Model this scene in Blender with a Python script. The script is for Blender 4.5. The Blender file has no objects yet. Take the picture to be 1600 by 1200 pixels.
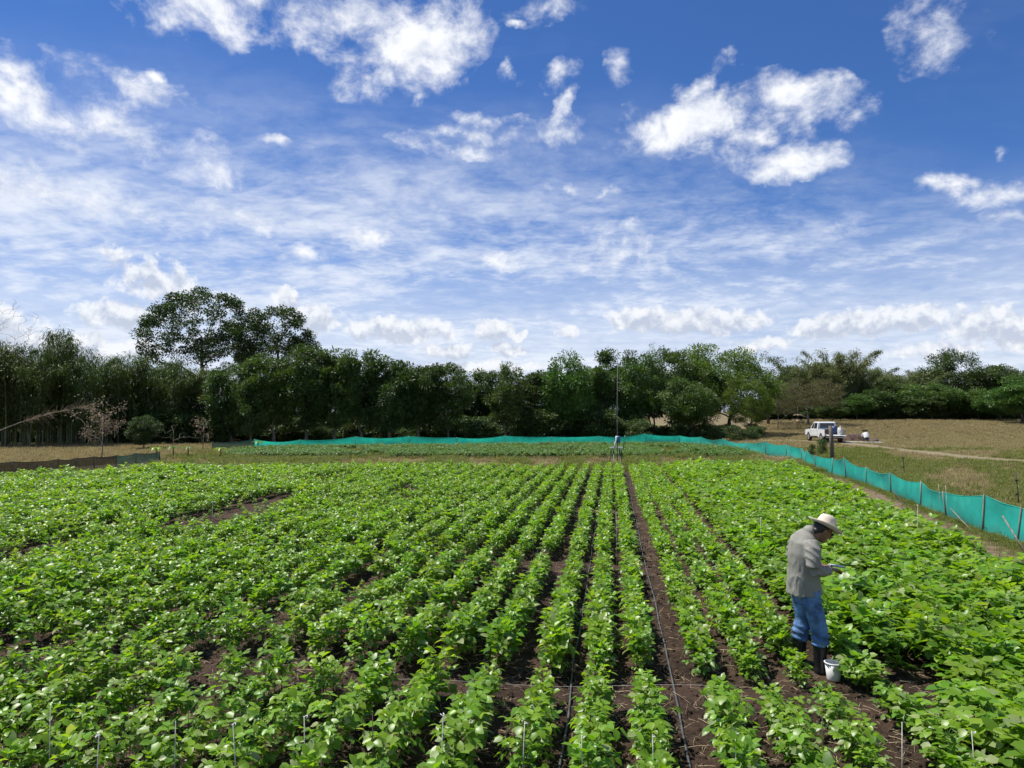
import bpy, bmesh, math, random
import numpy as np
from mathutils import Vector, Matrix
R = math.radians
random.seed(7); rng = np.random.default_rng(11)
sc = bpy.context.scene
COL = sc.collection

# ------------------------------------------------------------------ camera, sky, sun, exposure
YAW, PITCH, CAMH, FPX, HOR = R(7.9), R(2.2), 2.7, 1120.0, 643.0
cam = bpy.data.cameras.new('camera'); camo = bpy.data.objects.new('camera', cam); COL.objects.link(camo)
camo.location = (0, 0, CAMH); camo.rotation_euler = (R(90) + PITCH, 0, YAW)
cam.sensor_fit = 'HORIZONTAL'; cam.sensor_width = 36; cam.lens = 36 * FPX / 1600; cam.clip_end = 6000; cam.clip_start = .1
sc.camera = camo
sc.cycles.max_bounces = 6; sc.cycles.diffuse_bounces = 2; sc.cycles.glossy_bounces = 2; sc.cycles.transmission_bounces = 4; sc.cycles.transparent_max_bounces = 8; sc.cycles.adaptive_threshold = .02
sc.view_settings.view_transform = 'Standard'; sc.view_settings.look = 'None'
sc.view_settings.gamma = 1; sc.view_settings.use_curve_mapping = False
sc.view_settings.exposure = 0.5
SUN_AZ, SUN_EL = R(62), R(64)          # azimuth: degrees to the left of the camera heading
sun_dir = Vector((math.cos(SUN_EL) * math.cos(math.pi / 2 + YAW + SUN_AZ), math.cos(SUN_EL) * math.sin(math.pi / 2 + YAW + SUN_AZ), math.sin(SUN_EL)))
sl = bpy.data.lights.new('sun', 'SUN'); slo = bpy.data.objects.new('sun', sl); COL.objects.link(slo)
sl.energy = 4.6; sl.angle = R(.53); sl.color = (1, .955, .88)
slo.rotation_euler = sun_dir.to_track_quat('Z', 'Y').to_euler(); slo.location = (0, 0, 50)

def ground_pt(px, D):                   # place name: D metres ahead of the viewpoint, at photo column px
    s = (px - 800) / FPX * D
    return (s * math.cos(YAW) - D * math.sin(YAW), s * math.sin(YAW) + D * math.cos(YAW))

class NT:
    """small helper to write node networks"""
    def __init__(s, nt): s.nt = nt
    def n(s, t, **kw):
        o = s.nt.nodes.new(t)
        for k, v in kw.items(): setattr(o, k, v)
        return o
    def put(s, sock, v):
        if hasattr(v, 'is_output'): s.nt.links.new(v, sock)
        elif v is not None: sock.default_value = v
    def m(s, op, a, b=None, c=None, clamp=False):
        o = s.n('ShaderNodeMath', operation=op, use_clamp=clamp)
        for i, v in enumerate((a, b, c)): s.put(o.inputs[i], v)
        return o.outputs[0]
    def v(s, op, a, b=None, sc=None):
        o = s.n('ShaderNodeVectorMath', operation=op)
        s.put(o.inputs[0], a); s.put(o.inputs[1], b)
        if sc is not None: s.put(o.inputs['Scale'], sc)
        return o.outputs['Value'] if op in ('LENGTH', 'DOT_PRODUCT') else o.outputs[0]
    def xyz(s, a, b, c):
        o = s.n('ShaderNodeCombineXYZ')
        for i, v in enumerate((a, b, c)): s.put(o.inputs[i], v)
        return o.outputs[0]
    def sep(s, a):
        o = s.n('ShaderNodeSeparateXYZ'); s.put(o.inputs[0], a); return o.outputs
    def noise(s, vec, scale, detail=4, rough=.55, dist=0, col=False):
        o = s.n('ShaderNodeTexNoise'); s.put(o.inputs['Vector'], vec); o.inputs['Scale'].default_value = scale
        o.inputs['Detail'].default_value = detail; o.inputs['Roughness'].default_value = rough; o.inputs['Distortion'].default_value = dist
        return o.outputs['Color'] if col else o.outputs['Fac']
    def ss(s, x, a, b, t0=0., t1=1.):   # smoothstep
        o = s.n('ShaderNodeMapRange', interpolation_type='SMOOTHSTEP'); s.put(o.inputs[0], x)
        for i, v in enumerate((a, b, t0, t1)): s.put(o.inputs[i + 1], v)
        return o.outputs[0]
    def lin(s, x, a, b, t0=0., t1=1.):
        o = s.n('ShaderNodeMapRange'); s.put(o.inputs[0], x)
        for i, v in enumerate((a, b, t0, t1)): s.put(o.inputs[i + 1], v)
        return o.outputs[0]
    def mix(s, f, a, b, mode='MIX'):
        o = s.n('ShaderNodeMix', data_type='RGBA', blend_type=mode)
        s.put(o.inputs[0], f)
        for i, v in ((6, a), (7, b)):
            s.put(o.inputs[i], (*v, 1) if isinstance(v, tuple) and len(v) == 3 else v)
        return o.outputs[2]

def build_world():
    w = bpy.data.worlds.new('World'); sc.world = w; w.use_nodes = True
    nt = w.node_tree; nt.nodes.clear(); N = NT(nt)
    out = N.n('ShaderNodeOutputWorld'); bg = N.n('ShaderNodeBackground'); nt.links.new(bg.outputs[0], out.inputs[0])
    bg.inputs[1].default_value = .1
    sky = N.n('ShaderNodeTexSky', sky_type='NISHITA'); sky.sun_disc = False
    sky.sun_elevation = SUN_EL; sky.sun_rotation = math.atan2(sun_dir.x, sun_dir.y)
    sky.altitude = 1000; sky.air_density = 1.0; sky.dust_density = .3; sky.ozone_density = 2.5
    d = N.n('ShaderNodeTexCoord').outputs['Generated']
    x, y, z = N.sep(d)[:3]
    ca, sa = math.cos(YAW), math.sin(YAW)
    r = N.m('ADD', N.m('MULTIPLY', x, ca), N.m('MULTIPLY', y, sa))
    f = N.m('SUBTRACT', N.m('MULTIPLY', y, ca), N.m('MULTIPLY', x, sa))
    zc = N.m('ADD', N.m('MAXIMUM', z, 0.), .15)
    pr, pf = N.m('DIVIDE', r, zc), N.m('DIVIDE', f, zc)
    P = N.xyz(pr, pf, 0.)
    az = N.m('ARCTAN2', r, f); el = N.m('ARCSINE', z)
    base = N.mix(1., sky.outputs[0], (.33, .535, .84), 'MULTIPLY')
    # ---- high thin sheet (altocumulus / cirrus) whose edge runs across the sky
    warp = N.v('SCALE', N.v('SUBTRACT', N.noise(P, 1.6, 4, .55, 0, True), (.5, .5, .5)), sc=.4)
    Pw = N.v('ADD', P, warp)
    edge = N.m('SUBTRACT', N.sep(Pw)[1], N.m('MULTIPLY_ADD', N.sep(Pw)[0], .21, 1.72))
    e1 = N.ss(edge, -.25, .75)
    dist = N.ss(edge, .2, 3.2)
    rip = N.noise(N.v('MULTIPLY', Pw, (1.0, 1.1, 1)), 8.5, 5, .56, .0)
    fine = N.noise(N.v('MULTIPLY', P, (1.0, 1.3, 1)), 30., 3, .6, .0)
    big = N.noise(N.v('MULTIPLY', P, (.7, 1.15, 1)), 1.5, 5, .58, .1)
    lefty = N.ss(az, .1, -.5)
    tx = N.m('ADD', N.m('MULTIPLY', rip, .38), N.m('ADD', N.m('MULTIPLY', fine, .16), N.m('MULTIPLY', big, .74)))
    tx = N.m('ADD', tx, N.m('MULTIPLY_ADD', dist, .14, N.m('MULTIPLY', lefty, .05)))
    sheet = N.m('MULTIPLY', N.ss(tx, .40, .92), e1)
    horiz = N.ss(el, .31, .05, 0., .92)          # the sheet seen edge-on towards the horizon
    sheet = N.m('MAXIMUM', sheet, N.m('MULTIPLY', horiz, N.ss(tx, .36, .74, .6, 1.)))
    veil = N.noise(N.v('MULTIPLY', P, (.7, 1.2, 1)), 2.2, 4, .62, .2)
    sheet = N.m('MAXIMUM', sheet, N.ss(veil, .5, .95, 0., .12))
    scol = N.mix(N.ss(N.m('ADD', N.m('MULTIPLY', rip, .5), N.m('MULTIPLY', big, .5)), .38, .64), (5.0, 5.45, 6.4), (6.2, 6.55, 7.2))
    c = N.mix(N.m('MULTIPLY', sheet, .92), base, scol)
    # ---- cumulus: clumps of vapour at fixed bearings, broken up by noise
    def pix(px, py):
        v = Vector(((px - 800) / FPX, 1, (600 - py) / FPX)); v.rotate(Matrix.Rotation(PITCH, 3, 'X')); v.normalize()
        return math.atan2(v.x, v.y), math.asin(v.z)
    A = N.xyz(az, el, 0.)
    def clumps(lst, wamp, wscale, asp, up=None):
        dw = N.v('MULTIPLY', d, (1, 1, asp))
        w1 = N.v('SCALE', N.v('SUBTRACT', N.noise(dw, wscale, 4, .6, 0, True), (.5, .5, .5)), sc=wamp)
        Aw = N.v('ADD', A, w1)
        acc = None
        for (px, py, rx, ry, rot, s) in lst:
            a0, e0 = pix(px, py)
            mp = N.n('ShaderNodeMapping', vector_type='TEXTURE'); N.put(mp.inputs[0], Aw)
            mp.inputs[1].default_value = (a0, e0, 0); mp.inputs[2].default_value = (0, 0, R(rot))
            mp.inputs[3].default_value = (rx / FPX / math.cos(e0) * .95, ry / FPX, 1)
            if up:                          # also the thickness a little higher up, for the grey undersides
                q1 = N.v('LENGTH', mp.outputs[0]); q2 = N.v('LENGTH', N.v('ADD', mp.outputs[0], (0, up / (ry / FPX), 0)))
                val = N.v('SUBTRACT', (s, s, 0), N.v('SCALE', N.xyz(q1, q2, 0.), sc=s))
                acc = val if acc is None else N.v('MAXIMUM', acc, val); continue
            q = N.v('LENGTH', mp.outputs[0]); val = N.m('MULTIPLY_ADD', q, -s, s)
            acc = val if acc is None else N.m('SMOOTH_MAX', acc, val, .15)
        return acc
    soft = clumps([(640, 72, 135, 76, 15, 1.15), (540, 28, 150, 58, 0, 1), (300, 14, 110, 42, 5, .8), (690, 92, 55, 42, 0, 1), (400, -20, 200, 40, 0, .8),
                   (575, 112, 40, 30, 40, .7), (340, 40, 40, 40, 50, .6),
                   (1085, 186, 150, 52, 8, 1.2), (1075, 150, 75, 26, 38, .9), (1245, 164, 112, 50, -8, 1.), (1225, 258, 95, 34, 0, 1.), (1180, 222, 80, 40, 40, .9),
                   (15, 132, 80, 46, -25, 1.1), (1480, 289, 55, 21, 0, 1), (1560, 300, 75, 27, -5, 1), (1590, 342, 60, 14, 0, .7),
                   (875, 112, 40, 26, 30, .52), (968, 101, 28, 30, 40, .52), (860, 213, 56, 30, 20, .54), (725, 213, 110, 15, 3, .5), (735, 238, 90, 12, 0, .45), (750, 186, 70, 11, 0, .42),
                   (888, 294, 52, 17, 0, .8), (945, 301, 24, 10, 0, .8), (850, 8, 65, 28, 10, .65), (1465, 48, 56, 62, 50, .42), (800, 120, 22, 16, 40, .6), (815, 42, 18, 11, 0, .7),
                   (240, 110, 17, 11, 0, .8), (230, 140, 120, 26, -8, .6), (200, 205, 190, 42, -12, .62), (110, 190, 120, 30, -20, .55), (1305, 352, 40, 12, 0, .6), (650, 152, 22, 14, 30, .6), (1570, 240, 22, 9, 30, .6), (880, 160, 24, 12, 40, .55), (430, 228, 24, 10, 0, .6),
                   (60, 290, 110, 32, 0, .6), (380, 341, 66, 25, 0, .85), (565, 370, 55, 20, 5, .75), (200, 330, 70, 26, -10, .5), (475, 398, 50, 16, 0, .6), (775, 407, 46, 15, 0, .6), (970, 392, 95, 44, -20, .6)],
                  .065, 14, 1.25)
    n1 = N.noise(N.v('MULTIPLY', d, (1, 1, 1.3)), 17, 7, .62, .2)
    n1s = N.noise(N.v('ADD', N.v('MULTIPLY', d, (1, 1, 1.3)), tuple(sun_dir * .018)), 17, 5, .62, .2)
    away = N.ss(N.m('ABSOLUTE', az), .85, 1.1)      # the same kind of clouds go on all round
    gen = N.m('MULTIPLY', N.ss(N.noise(d, 3.2, 3, .5), .52, .72, -.3, .8), away)
    gen = N.m('SUBTRACT', gen, N.m('SUBTRACT', 1., away))
    dens = N.m('ADD', N.m('MAXIMUM', soft, gen), N.m('MULTIPLY_ADD', n1, 2.5, -1.28))
    dens = N.m('ADD', dens, N.m('MULTIPLY', N.m('MINIMUM', N.m('MAXIMUM', soft, gen), 0.), 2.5))
    al = N.ss(dens, -.05, .95)
    lit = N.m('ADD', N.m('MULTIPLY_ADD', N.m('SUBTRACT', n1, n1s), 3.2, .62), N.m('MULTIPLY', N.ss(dens, .5, 1.3), .12), clamp=True)
    c = N.mix(N.m('MULTIPLY', al, .96), c, N.mix(lit, (4.6, 5.0, 6.0), (7.3, 7.4, 7.6)))
    HARD = [(1090, 503, 120, 25, 0, 1.1), (1000, 498, 60, 24, 0, 1), (1330, 506, 95, 23, 4, 1.1), (1425, 494, 52, 24, 0, 1), (1545, 505, 72, 28, 0, 1.), (1620, 520, 70, 30, 0, .9),
                   (245, 436, 100, 38, -15, .62), (190, 492, 70, 24, 0, .75), (448, 466, 26, 20, 0, 1.1), (485, 495, 62, 26, -15, .95), (625, 517, 105, 24, 0, .95), (775, 515, 46, 20, 0, 1),
                   (705, 550, 56, 15, 0, 1), (792, 546, 40, 14, 0, 1), (812, 525, 18, 11, 30, .9), (887, 517, 22, 12, 0, 1), (1455, 547, 80, 16, 0, .7), (1195, 540, 60, 13, 0, .9), (100, 540, 140, 22, 0, .9), (760, 575, 120, 14, 0, .8), (-150, 500, 160, 40, 0, 1), (1800, 500, 180, 40, 0, 1)]
    hard = clumps(HARD, .022, 34, 1.1, .013)
    n2 = N.noise(d, 46, 6, .58, .2)
    n2s = N.noise(N.v('ADD', d, (0, 0, .014)), 46, 5, .58, .2)
    gen2 = N.m('MULTIPLY', N.m('MULTIPLY', N.ss(N.noise(d, 7, 3, .5), .48, .62, -.4, 1.), away), N.ss(N.m('ABSOLUTE', N.m('SUBTRACT', el, .12)), .07, .02))
    gen2 = N.m('SUBTRACT', gen2, N.m('SUBTRACT', 1., away))
    def dens2(h, nn):
        hv = N.m('MAXIMUM', h, gen2); q = N.m('ADD', hv, N.m('MULTIPLY_ADD', nn, 1.7, -.86))
        return N.m('ADD', q, N.m('MULTIPLY', N.m('MINIMUM', hv, 0.), 3.))
    hh = N.sep(hard); hd = dens2(hh[0], n2); hu = dens2(hh[1], n2s)
    ha = N.ss(hd, .0, .38)
    hl = N.m('ADD', N.ss(hu, .8, -.15, .0, .85), N.m('MULTIPLY', N.m('SUBTRACT', n2, n2s), 2.6), clamp=True)
    c = N.mix(N.m('MULTIPLY', ha, .82), c, N.mix(hl, (4.0, 4.4, 5.3), (7.0, 7.1, 7.25)))
    nt.links.new(c, bg.inputs[0])
    w.cycles.sampling_method = 'MANUAL'; w.cycles.sample_map_resolution = 512
build_world()

# ------------------------------------------------------------------ helpers: tags, meshes, materials
def tag(o, label=None, cat=None, group=None, kind=None):
    for k, v in (('label', label), ('category', cat), ('group', group), ('kind', kind)):
        if v: o[k] = v
    return o
def empty(name, loc=(0, 0, 0), rz=0.):
    o = bpy.data.objects.new(name, None); COL.objects.link(o); o.location = loc; o.rotation_euler = (0, 0, rz); o.empty_display_size = .2
    return o
def link(name, me, parent=None):
    o = bpy.data.objects.new(name, me); COL.objects.link(o)
    if parent: o.parent = parent
    return o
def copy_tree(o, parent=None):
    c = o.copy(); COL.objects.link(c); c.parent = parent
    for ch in list(o.children): copy_tree(ch, c)
    return c
class MB:
    """collects verts and faces of one mesh"""
    def __init__(s): s.V = []; s.F = []; s.n = 0; s.A = []
    def add(s, V, F, lv=.5):
        V = np.asarray(V, float).reshape(-1, 3)
        F = np.asarray(F, int) if not isinstance(F, list) else F
        s.V.append(V); s.A.append(np.full(len(V), lv) if np.isscalar(lv) else np.asarray(lv))
        s.F.extend([[int(i) + s.n for i in f] for f in F]) if isinstance(F, list) else s.F.extend((F + s.n).tolist())
        s.n += len(V); return s
    def box(s, c, size, M=None, taper=(1, 1)):
        x, y, z = [k / 2 for k in size]; V = []
        for k, (tx, ty) in ((-1, (1, 1)), (1, taper)):
            V += [(-x * tx, -y * ty, k * z), (x * tx, -y * ty, k * z), (x * tx, y * ty, k * z), (-x * tx, y * ty, k * z)]
        V = np.array(V)
        if M is not None: V = V @ np.array(M).T
        return s.add(V + np.array(c), [(3, 2, 1, 0), (4, 5, 6, 7), (0, 1, 5, 4), (1, 2, 6, 5), (2, 3, 7, 6), (3, 0, 4, 7)])
    def tube(s, path, rad, n=6, cap=True, lv=.5, ell=None, up=(0, 0, 1)):
        path = np.asarray(path, float); m = len(path); rad = np.broadcast_to(np.asarray(rad, float), (m,))
        rb = rad if ell is None else np.broadcast_to(np.asarray(ell, float), (m,))
        T = np.gradient(path, axis=0); T /= np.linalg.norm(T, axis=1)[:, None] + 1e-9
        a = np.linspace(0, 2 * math.pi, n, endpoint=False); V = []
        u = np.array(up, float)
        if abs(np.dot(T[0], u)) > .95: u = np.array((1., 0, 0))
        for i in range(m):
            b = np.cross(T[i], u); b /= np.linalg.norm(b) + 1e-9; u = np.cross(b, T[i])
            V.append(path[i] + np.outer(np.cos(a) * rad[i], b) + np.outer(np.sin(a) * rb[i], u))
        V = np.concatenate(V); F = []
        for i in range(m - 1):
            for j in range(n): F.append((i * n + j, i * n + (j + 1) % n, (i + 1) * n + (j + 1) % n, (i + 1) * n + j))
        if cap: F.append(tuple(range(n - 1, -1, -1))); F.append(tuple((m - 1) * n + j for j in range(n)))
        return s.add(V, F, lv)
    def ell(s, c, r, M=None, nu=14, nv=9):
        V = [(0, 0, -1)]
        for i in range(1, nv):
            t = -math.pi / 2 + math.pi * i / nv
            for j in range(nu): p = 2 * math.pi * j / nu; V.append((math.cos(t) * math.cos(p), math.cos(t) * math.sin(p), math.sin(t)))
        V.append((0, 0, 1)); V = np.array(V) * np.array(r); F = []
        for j in range(nu): F.append((0, 1 + (j + 1) % nu, 1 + j))
        for i in range(nv - 2):
            for j in range(nu): a = 1 + i * nu; F.append((a + j, a + (j + 1) % nu, a + nu + (j + 1) % nu, a + nu + j))
        a = 1 + (nv - 2) * nu
        for j in range(nu): F.append((a + j, a + (j + 1) % nu, a + nu))
        if M is not None: V = V @ np.array(M).T
        return s.add(V + np.array(c), F)
    def lathe(s, prof, n=24, c=(0, 0, 0), M=None):
        a = np.linspace(0, 2 * math.pi, n, endpoint=False)
        V = np.concatenate([np.stack([r * np.cos(a), r * np.sin(a), np.full(n, z)], 1) for r, z in prof]); F = []
        for i in range(len(prof) - 1):
            for j in range(n): F.append((i * n + j, i * n + (j + 1) % n, (i + 1) * n + (j + 1) % n, (i + 1) * n + j))
        if M is not None: V = V @ np.array(M).T
        return s.add(V + np.array(c), F)
    def mesh(s, name, mat=None, smooth=False):
        me = bpy.data.meshes.new(name); V = np.concatenate(s.V)
        me.from_pydata(V.tolist(), [], s.F)
        at = me.attributes.new('lv', 'FLOAT', 'POINT'); at.data.foreach_set('value', np.concatenate(s.A).astype(np.float32))
        if smooth: me.polygons.foreach_set('use_smooth', np.ones(len(me.polygons), bool))
        if mat: me.materials.append(mat)
        return me
    def build(s, name, mat=None, parent=None, smooth=False): return link(name, s.mesh(name, mat, smooth), parent)
def bevel(o, w=.01, seg=2):
    m = o.modifiers.new('bevel', 'BEVEL'); m.width = w; m.segments = seg; m.limit_method = 'ANGLE'; return o
def rotm(rx=0, ry=0, rz=0):
    return np.array(Matrix.Rotation(rz, 3, 'Z') @ Matrix.Rotation(ry, 3, 'Y') @ Matrix.Rotation(rx, 3, 'X'))
_VN = {}
def vnoise(x, y, s, seed=0, oct=3):
    """fractal value noise in numpy, about -1..1"""
    if seed not in _VN: _VN[seed] = np.random.default_rng(seed).uniform(-1, 1, (256, 256))
    g = _VN[seed]; t = 0; a = 1.; tot = 0
    for o in range(oct):
        X, Y = x * s + 17.3 * o, y * s + 9.1 * o; i, j = np.floor(X).astype(int), np.floor(Y).astype(int); u, v = X - i, Y - j
        u, v = u * u * (3 - 2 * u), v * v * (3 - 2 * v); i0, i1, j0, j1 = i % 256, (i + 1) % 256, j % 256, (j + 1) % 256
        t = t + a * ((g[i0, j0] * (1 - u) + g[i1, j0] * u) * (1 - v) + (g[i0, j1] * (1 - u) + g[i1, j1] * u) * v)
        tot += a; a *= .5; s *= 2.1
    return t / tot * 1.5
def sstep(x, a, b): t = np.clip((x - a) / (b - a), 0, 1); return t * t * (3 - 2 * t)

def newmat(name):
    m = bpy.data.materials.new(name); m.use_nodes = True; nt = m.node_tree; nt.nodes.clear()
    N = NT(nt); out = N.n('ShaderNodeOutputMaterial'); return m, N, out
def plain(name, col, rough=.6, var=.12, scale=20., bump=0., bscale=60., metal=0., spec=.5, stretch=(1, 1, 1), col2=None):
    m, N, out = newmat(name); p = N.n('ShaderNodeBsdfPrincipled'); N.nt.links.new(p.outputs[0], out.inputs[0])
    tc = N.n('ShaderNodeTexCoord').outputs['Object']; v = N.v('MULTIPLY', tc, stretch)
    f = N.noise(v, scale, 5, .6)
    lo = tuple(k * (1 - var * 1.6) for k in col); hi = tuple(min(1, k * (1 + var * 1.6)) for k in (col2 or col))
    N.put(p.inputs['Base Color'], N.mix(N.ss(f, .3, .7), lo, hi)); p.inputs['Roughness'].default_value = rough
    p.inputs['Metallic'].default_value = metal; p.inputs['Specular IOR Level'].default_value = spec
    if bump:
        b = N.n('ShaderNodeBump'); b.inputs['Strength'].default_value = bump; b.inputs['Distance'].default_value = .02
        N.put(b.inputs['Height'], N.noise(v, bscale, 6, .65)); N.nt.links.new(b.outputs[0], p.inputs['Normal'])
    return m
def leafmat(name, dark, light, tr=.35, rough=.5, spec=.4, tcol=None, ovar=.25, odd=None):
    m, N, out = newmat(name); p = N.n('ShaderNodeBsdfPrincipled'); t = N.n('ShaderNodeBsdfTranslucent'); mx = N.n('ShaderNodeMixShader')
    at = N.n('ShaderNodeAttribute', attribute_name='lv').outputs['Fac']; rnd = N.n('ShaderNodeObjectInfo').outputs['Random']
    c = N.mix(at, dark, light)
    if odd: c = N.mix(N.ss(at, .95, .97), c, odd)
    hv = N.n('ShaderNodeHueSaturation'); N.put(hv.inputs['Color'], c)
    N.put(hv.inputs['Value'], N.lin(rnd, 0, 1, 1 - ovar, 1 + ovar)); N.put(hv.inputs['Hue'], N.lin(N.m('FRACT', N.m('MULTIPLY', rnd, 7.31)), 0, 1, .485, .512))
    N.put(p.inputs['Base Color'], hv.outputs[0]); p.inputs['Roughness'].default_value = rough; p.inputs['Specular IOR Level'].default_value = spec
    N.put(t.inputs['Color'], N.mix(1., hv.outputs[0], tcol or (1.5, 1.6, .6), 'MULTIPLY'))
    mx.inputs[0].default_value = tr
    N.nt.links.new(p.outputs[0], mx.inputs[1]); N.nt.links.new(t.outputs[0], mx.inputs[2]); N.nt.links.new(mx.outputs[0], out.inputs[0])
    return m

M_BARK = plain('bark', (.10, .078, .06), .9, .3, 6, .6, 25, stretch=(1, 1, .25))
M_BARKL = plain('bark_pale', (.20, .17, .135), .9, .25, 6, .5, 25, stretch=(1, 1, .25))
M_DEAD = plain('dead_wood', (.21, .18, .145), .9, .25, 9, .4, 30)
M_POST = plain('weathered_post', (.22, .19, .15), .9, .25, 14, .6, 40, stretch=(1, 1, .15))
M_POSTD = plain('dark_post', (.07, .06, .055), .9, .25, 14, .5, 40, stretch=(1, 1, .15))
M_WHITE = plain('white_plastic', (.78, .78, .76), .45, .04, 8)
M_BLACKP = plain('black_rubber', (.016, .016, .018), .42, .2, 12)
M_HOSE = plain('drip_hose_plastic', (.075, .077, .08), .45, .25, 9, .2, 40)
M_STRAW = plain('straw', (.42, .33, .21), .8, .3, 30)
M_SOIL = None

# ------------------------------------------------------------------ the lie of the land
def cam_coords(x, y):
    ca, sa = math.cos(YAW), math.sin(YAW); return x * ca + y * sa, -x * sa + y * ca      # right, ahead
def gz(x, y):
    x, y = np.asarray(x, float), np.asarray(y, float); s, D = cam_coords(x, y)
    rise = 1.36 * sstep(D, 66, 116) * sstep(s, 19, 46)
    return rise + .05 * vnoise(x, y, .09, 3) * sstep(D, 38, 60) + .015 * vnoise(x, y, .5, 4)
def gz1(x, y): return float(gz(np.array([x]), np.array([y]))[0])

def ground_material():
    m, N, out = newmat('dry_grass_ground'); p = N.n('ShaderNodeBsdfPrincipled'); N.nt.links.new(p.outputs[0], out.inputs[0])
    pos = N.n('ShaderNodeNewGeometry').outputs['Position']
    big = N.noise(pos, .11, 5, .6, .4); mid = N.noise(pos, .7, 6, .65, .3); fin = N.noise(pos, 9., 6, .7)
    c = N.mix(N.ss(mid, .35, .68), (.180, .152, .072), (.310, .270, .150))
    c = N.mix(N.m('MULTIPLY', N.ss(big, .42, .6), N.ss(mid, .3, .6)), c, (.165, .190, .055))
    x, y, z = N.sep(pos)[:3]
    D = N.m('SUBTRACT', N.m('MULTIPLY', y, math.cos(YAW)), N.m('MULTIPLY', x, math.sin(YAW)))
    s = N.m('ADD', N.m('MULTIPLY', x, math.cos(YAW)), N.m('MULTIPLY', y, math.sin(YAW)))
    stub = N.m('MULTIPLY', N.ss(N.m('ADD', D, N.m('MULTIPLY', mid, 14.)), 74, 90), N.ss(s, 24, 34))     # ploughed stubble on the rise
    c = N.mix(N.m('MULTIPLY', stub, N.ss(mid, .25, .6, .45, 1.)), c, N.mix(N.ss(fin, .3, .7), (.140, .105, .062), (.245, .195, .118)))
    shade = N.m('MULTIPLY', N.ss(N.m('ADD', D, N.m('MULTIPLY', mid, 6.)), 64, 70), N.ss(s, 26, 18))   # shade under the orchard painted into the ground as a dark litter brown
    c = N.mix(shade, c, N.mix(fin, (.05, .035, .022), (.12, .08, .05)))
    c = N.mix(N.ss(fin, .3, .75, .0, .35), c, (.09, .07, .04))
    N.put(p.inputs['Base Color'], c); p.inputs['Roughness'].default_value = .95; p.inputs['Specular IOR Level'].default_value = .1
    b = N.n('ShaderNodeBump'); b.inputs['Strength'].default_value = .7; b.inputs['Distance'].default_value = .12
    N.put(b.inputs['Height'], N.m('ADD', fin, N.noise(pos, 2.2, 4, .6))); N.nt.links.new(b.outputs[0], p.inputs['Normal'])
    return m
def grid_mesh(xs, ys, zf, name, mat):
    X, Y = np.meshgrid(xs, ys); Z = zf(X.ravel(), Y.ravel()); V = np.stack([X.ravel(), Y.ravel(), Z], 1); nx = len(xs)
    i = (np.arange(len(ys) - 1)[:, None] * nx + np.arange(nx - 1)[None]).ravel()
    F = np.stack([i, i + 1, i + 1 + nx, i + nx], 1)
    me = bpy.data.meshes.new(name); me.vertices.add(len(V)); me.vertices.foreach_set('co', V.ravel())
    me.loops.add(F.size); me.loops.foreach_set('vertex_index', F.ravel()); me.polygons.add(len(F))
    me.polygons.foreach_set('loop_start', np.arange(len(F)) * 4); me.update(calc_edges=True); me.validate()
    me.polygons.foreach_set('use_smooth', np.ones(len(F), bool)); me.materials.append(mat); return me
def spaced(lo, hi, steps): return np.unique(np.concatenate([[lo], steps, [hi]]))
xs = spaced(-3000, 3000, np.concatenate([-np.geomspace(80, 2500, 14)[::-1], np.arange(-70, 120, 1.5), np.geomspace(122, 2500, 14)]))
ys = spaced(-400, 4000, np.concatenate([[-100, -30], np.arange(-6, 150, 1.5), np.geomspace(155, 3500, 16)]))
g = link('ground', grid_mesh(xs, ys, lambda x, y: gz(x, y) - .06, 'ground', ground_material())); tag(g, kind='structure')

# crop field outline (world metres, rows run along +y)
def right_edge(y): return np.interp(y, [0, 12.6, 17.9, 27.1, 33.5], [5.7, 6.15, 6.6, 7.5, 8.2])
def far_edge(x): return np.interp(x, [-30, -26, -21.8, -19.3, -10, 8.3], [20, 21.5, 23.4, 28.6, 31.2, 33.6])
ROWS_MID = [-1.62, -1.13, -.61, -.14, .28, .90, 1.35, 1.80, 2.42]
ROWS = sorted(ROWS_MID + [-1.62 - .5 * k for k in range(1, 56)] + [2.42 + .45 * k for k in range(1, 17)])
HOSES = [-1.38, -.38, .585, 1.57]
ROWA = np.array(ROWS)
def soil_z(x, y):
    near = sstep(y, 24, 12)
    i = np.clip(np.searchsorted(ROWA, x), 1, len(ROWA) - 1); dr = np.minimum(np.abs(x - ROWA[i - 1]), np.abs(x - ROWA[i]))
    ridge = .035 * np.exp(-(dr / .1) ** 2)
    return .012 + ridge * .9 + near * (.02 * vnoise(x, y, 5, 21, 3) + .014 * vnoise(x, y, 16, 22, 2)) + .02 * vnoise(x, y, 1.3, 23, 2)
def soil_material():
    m, N, out = newmat('dark_soil'); p = N.n('ShaderNodeBsdfPrincipled'); N.nt.links.new(p.outputs[0], out.inputs[0])
    pos = N.n('ShaderNodeNewGeometry').outputs['Position']
    a = N.noise(pos, 1.6, 5, .6, .3); b = N.noise(pos, 24, 6, .7); st = N.noise(N.v('MULTIPLY', pos, (60, 22, 20)), 1., 3, .5, 2.5)
    c = N.mix(N.ss(a, .35, .65), (.026, .017, .012), (.085, .054, .038)); c = N.mix(N.ss(b, .4, .75), c, (.10, .066, .046))
    c = N.mix(N.ss(st, .69, .76, 0, .55), c, (.30, .22, .14))
    N.put(p.inputs['Base Color'], c); p.inputs['Roughness'].default_value = .95; p.inputs['Specular IOR Level'].default_value = .15
    bp = N.n('ShaderNodeBump'); bp.inputs['Strength'].default_value = 1.; bp.inputs['Distance'].default_value = .03
    N.put(bp.inputs['Height'], N.m('ADD', b, N.noise(pos, 70, 4, .7))); N.nt.links.new(bp.outputs[0], p.inputs['Normal'])
    return m
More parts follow.
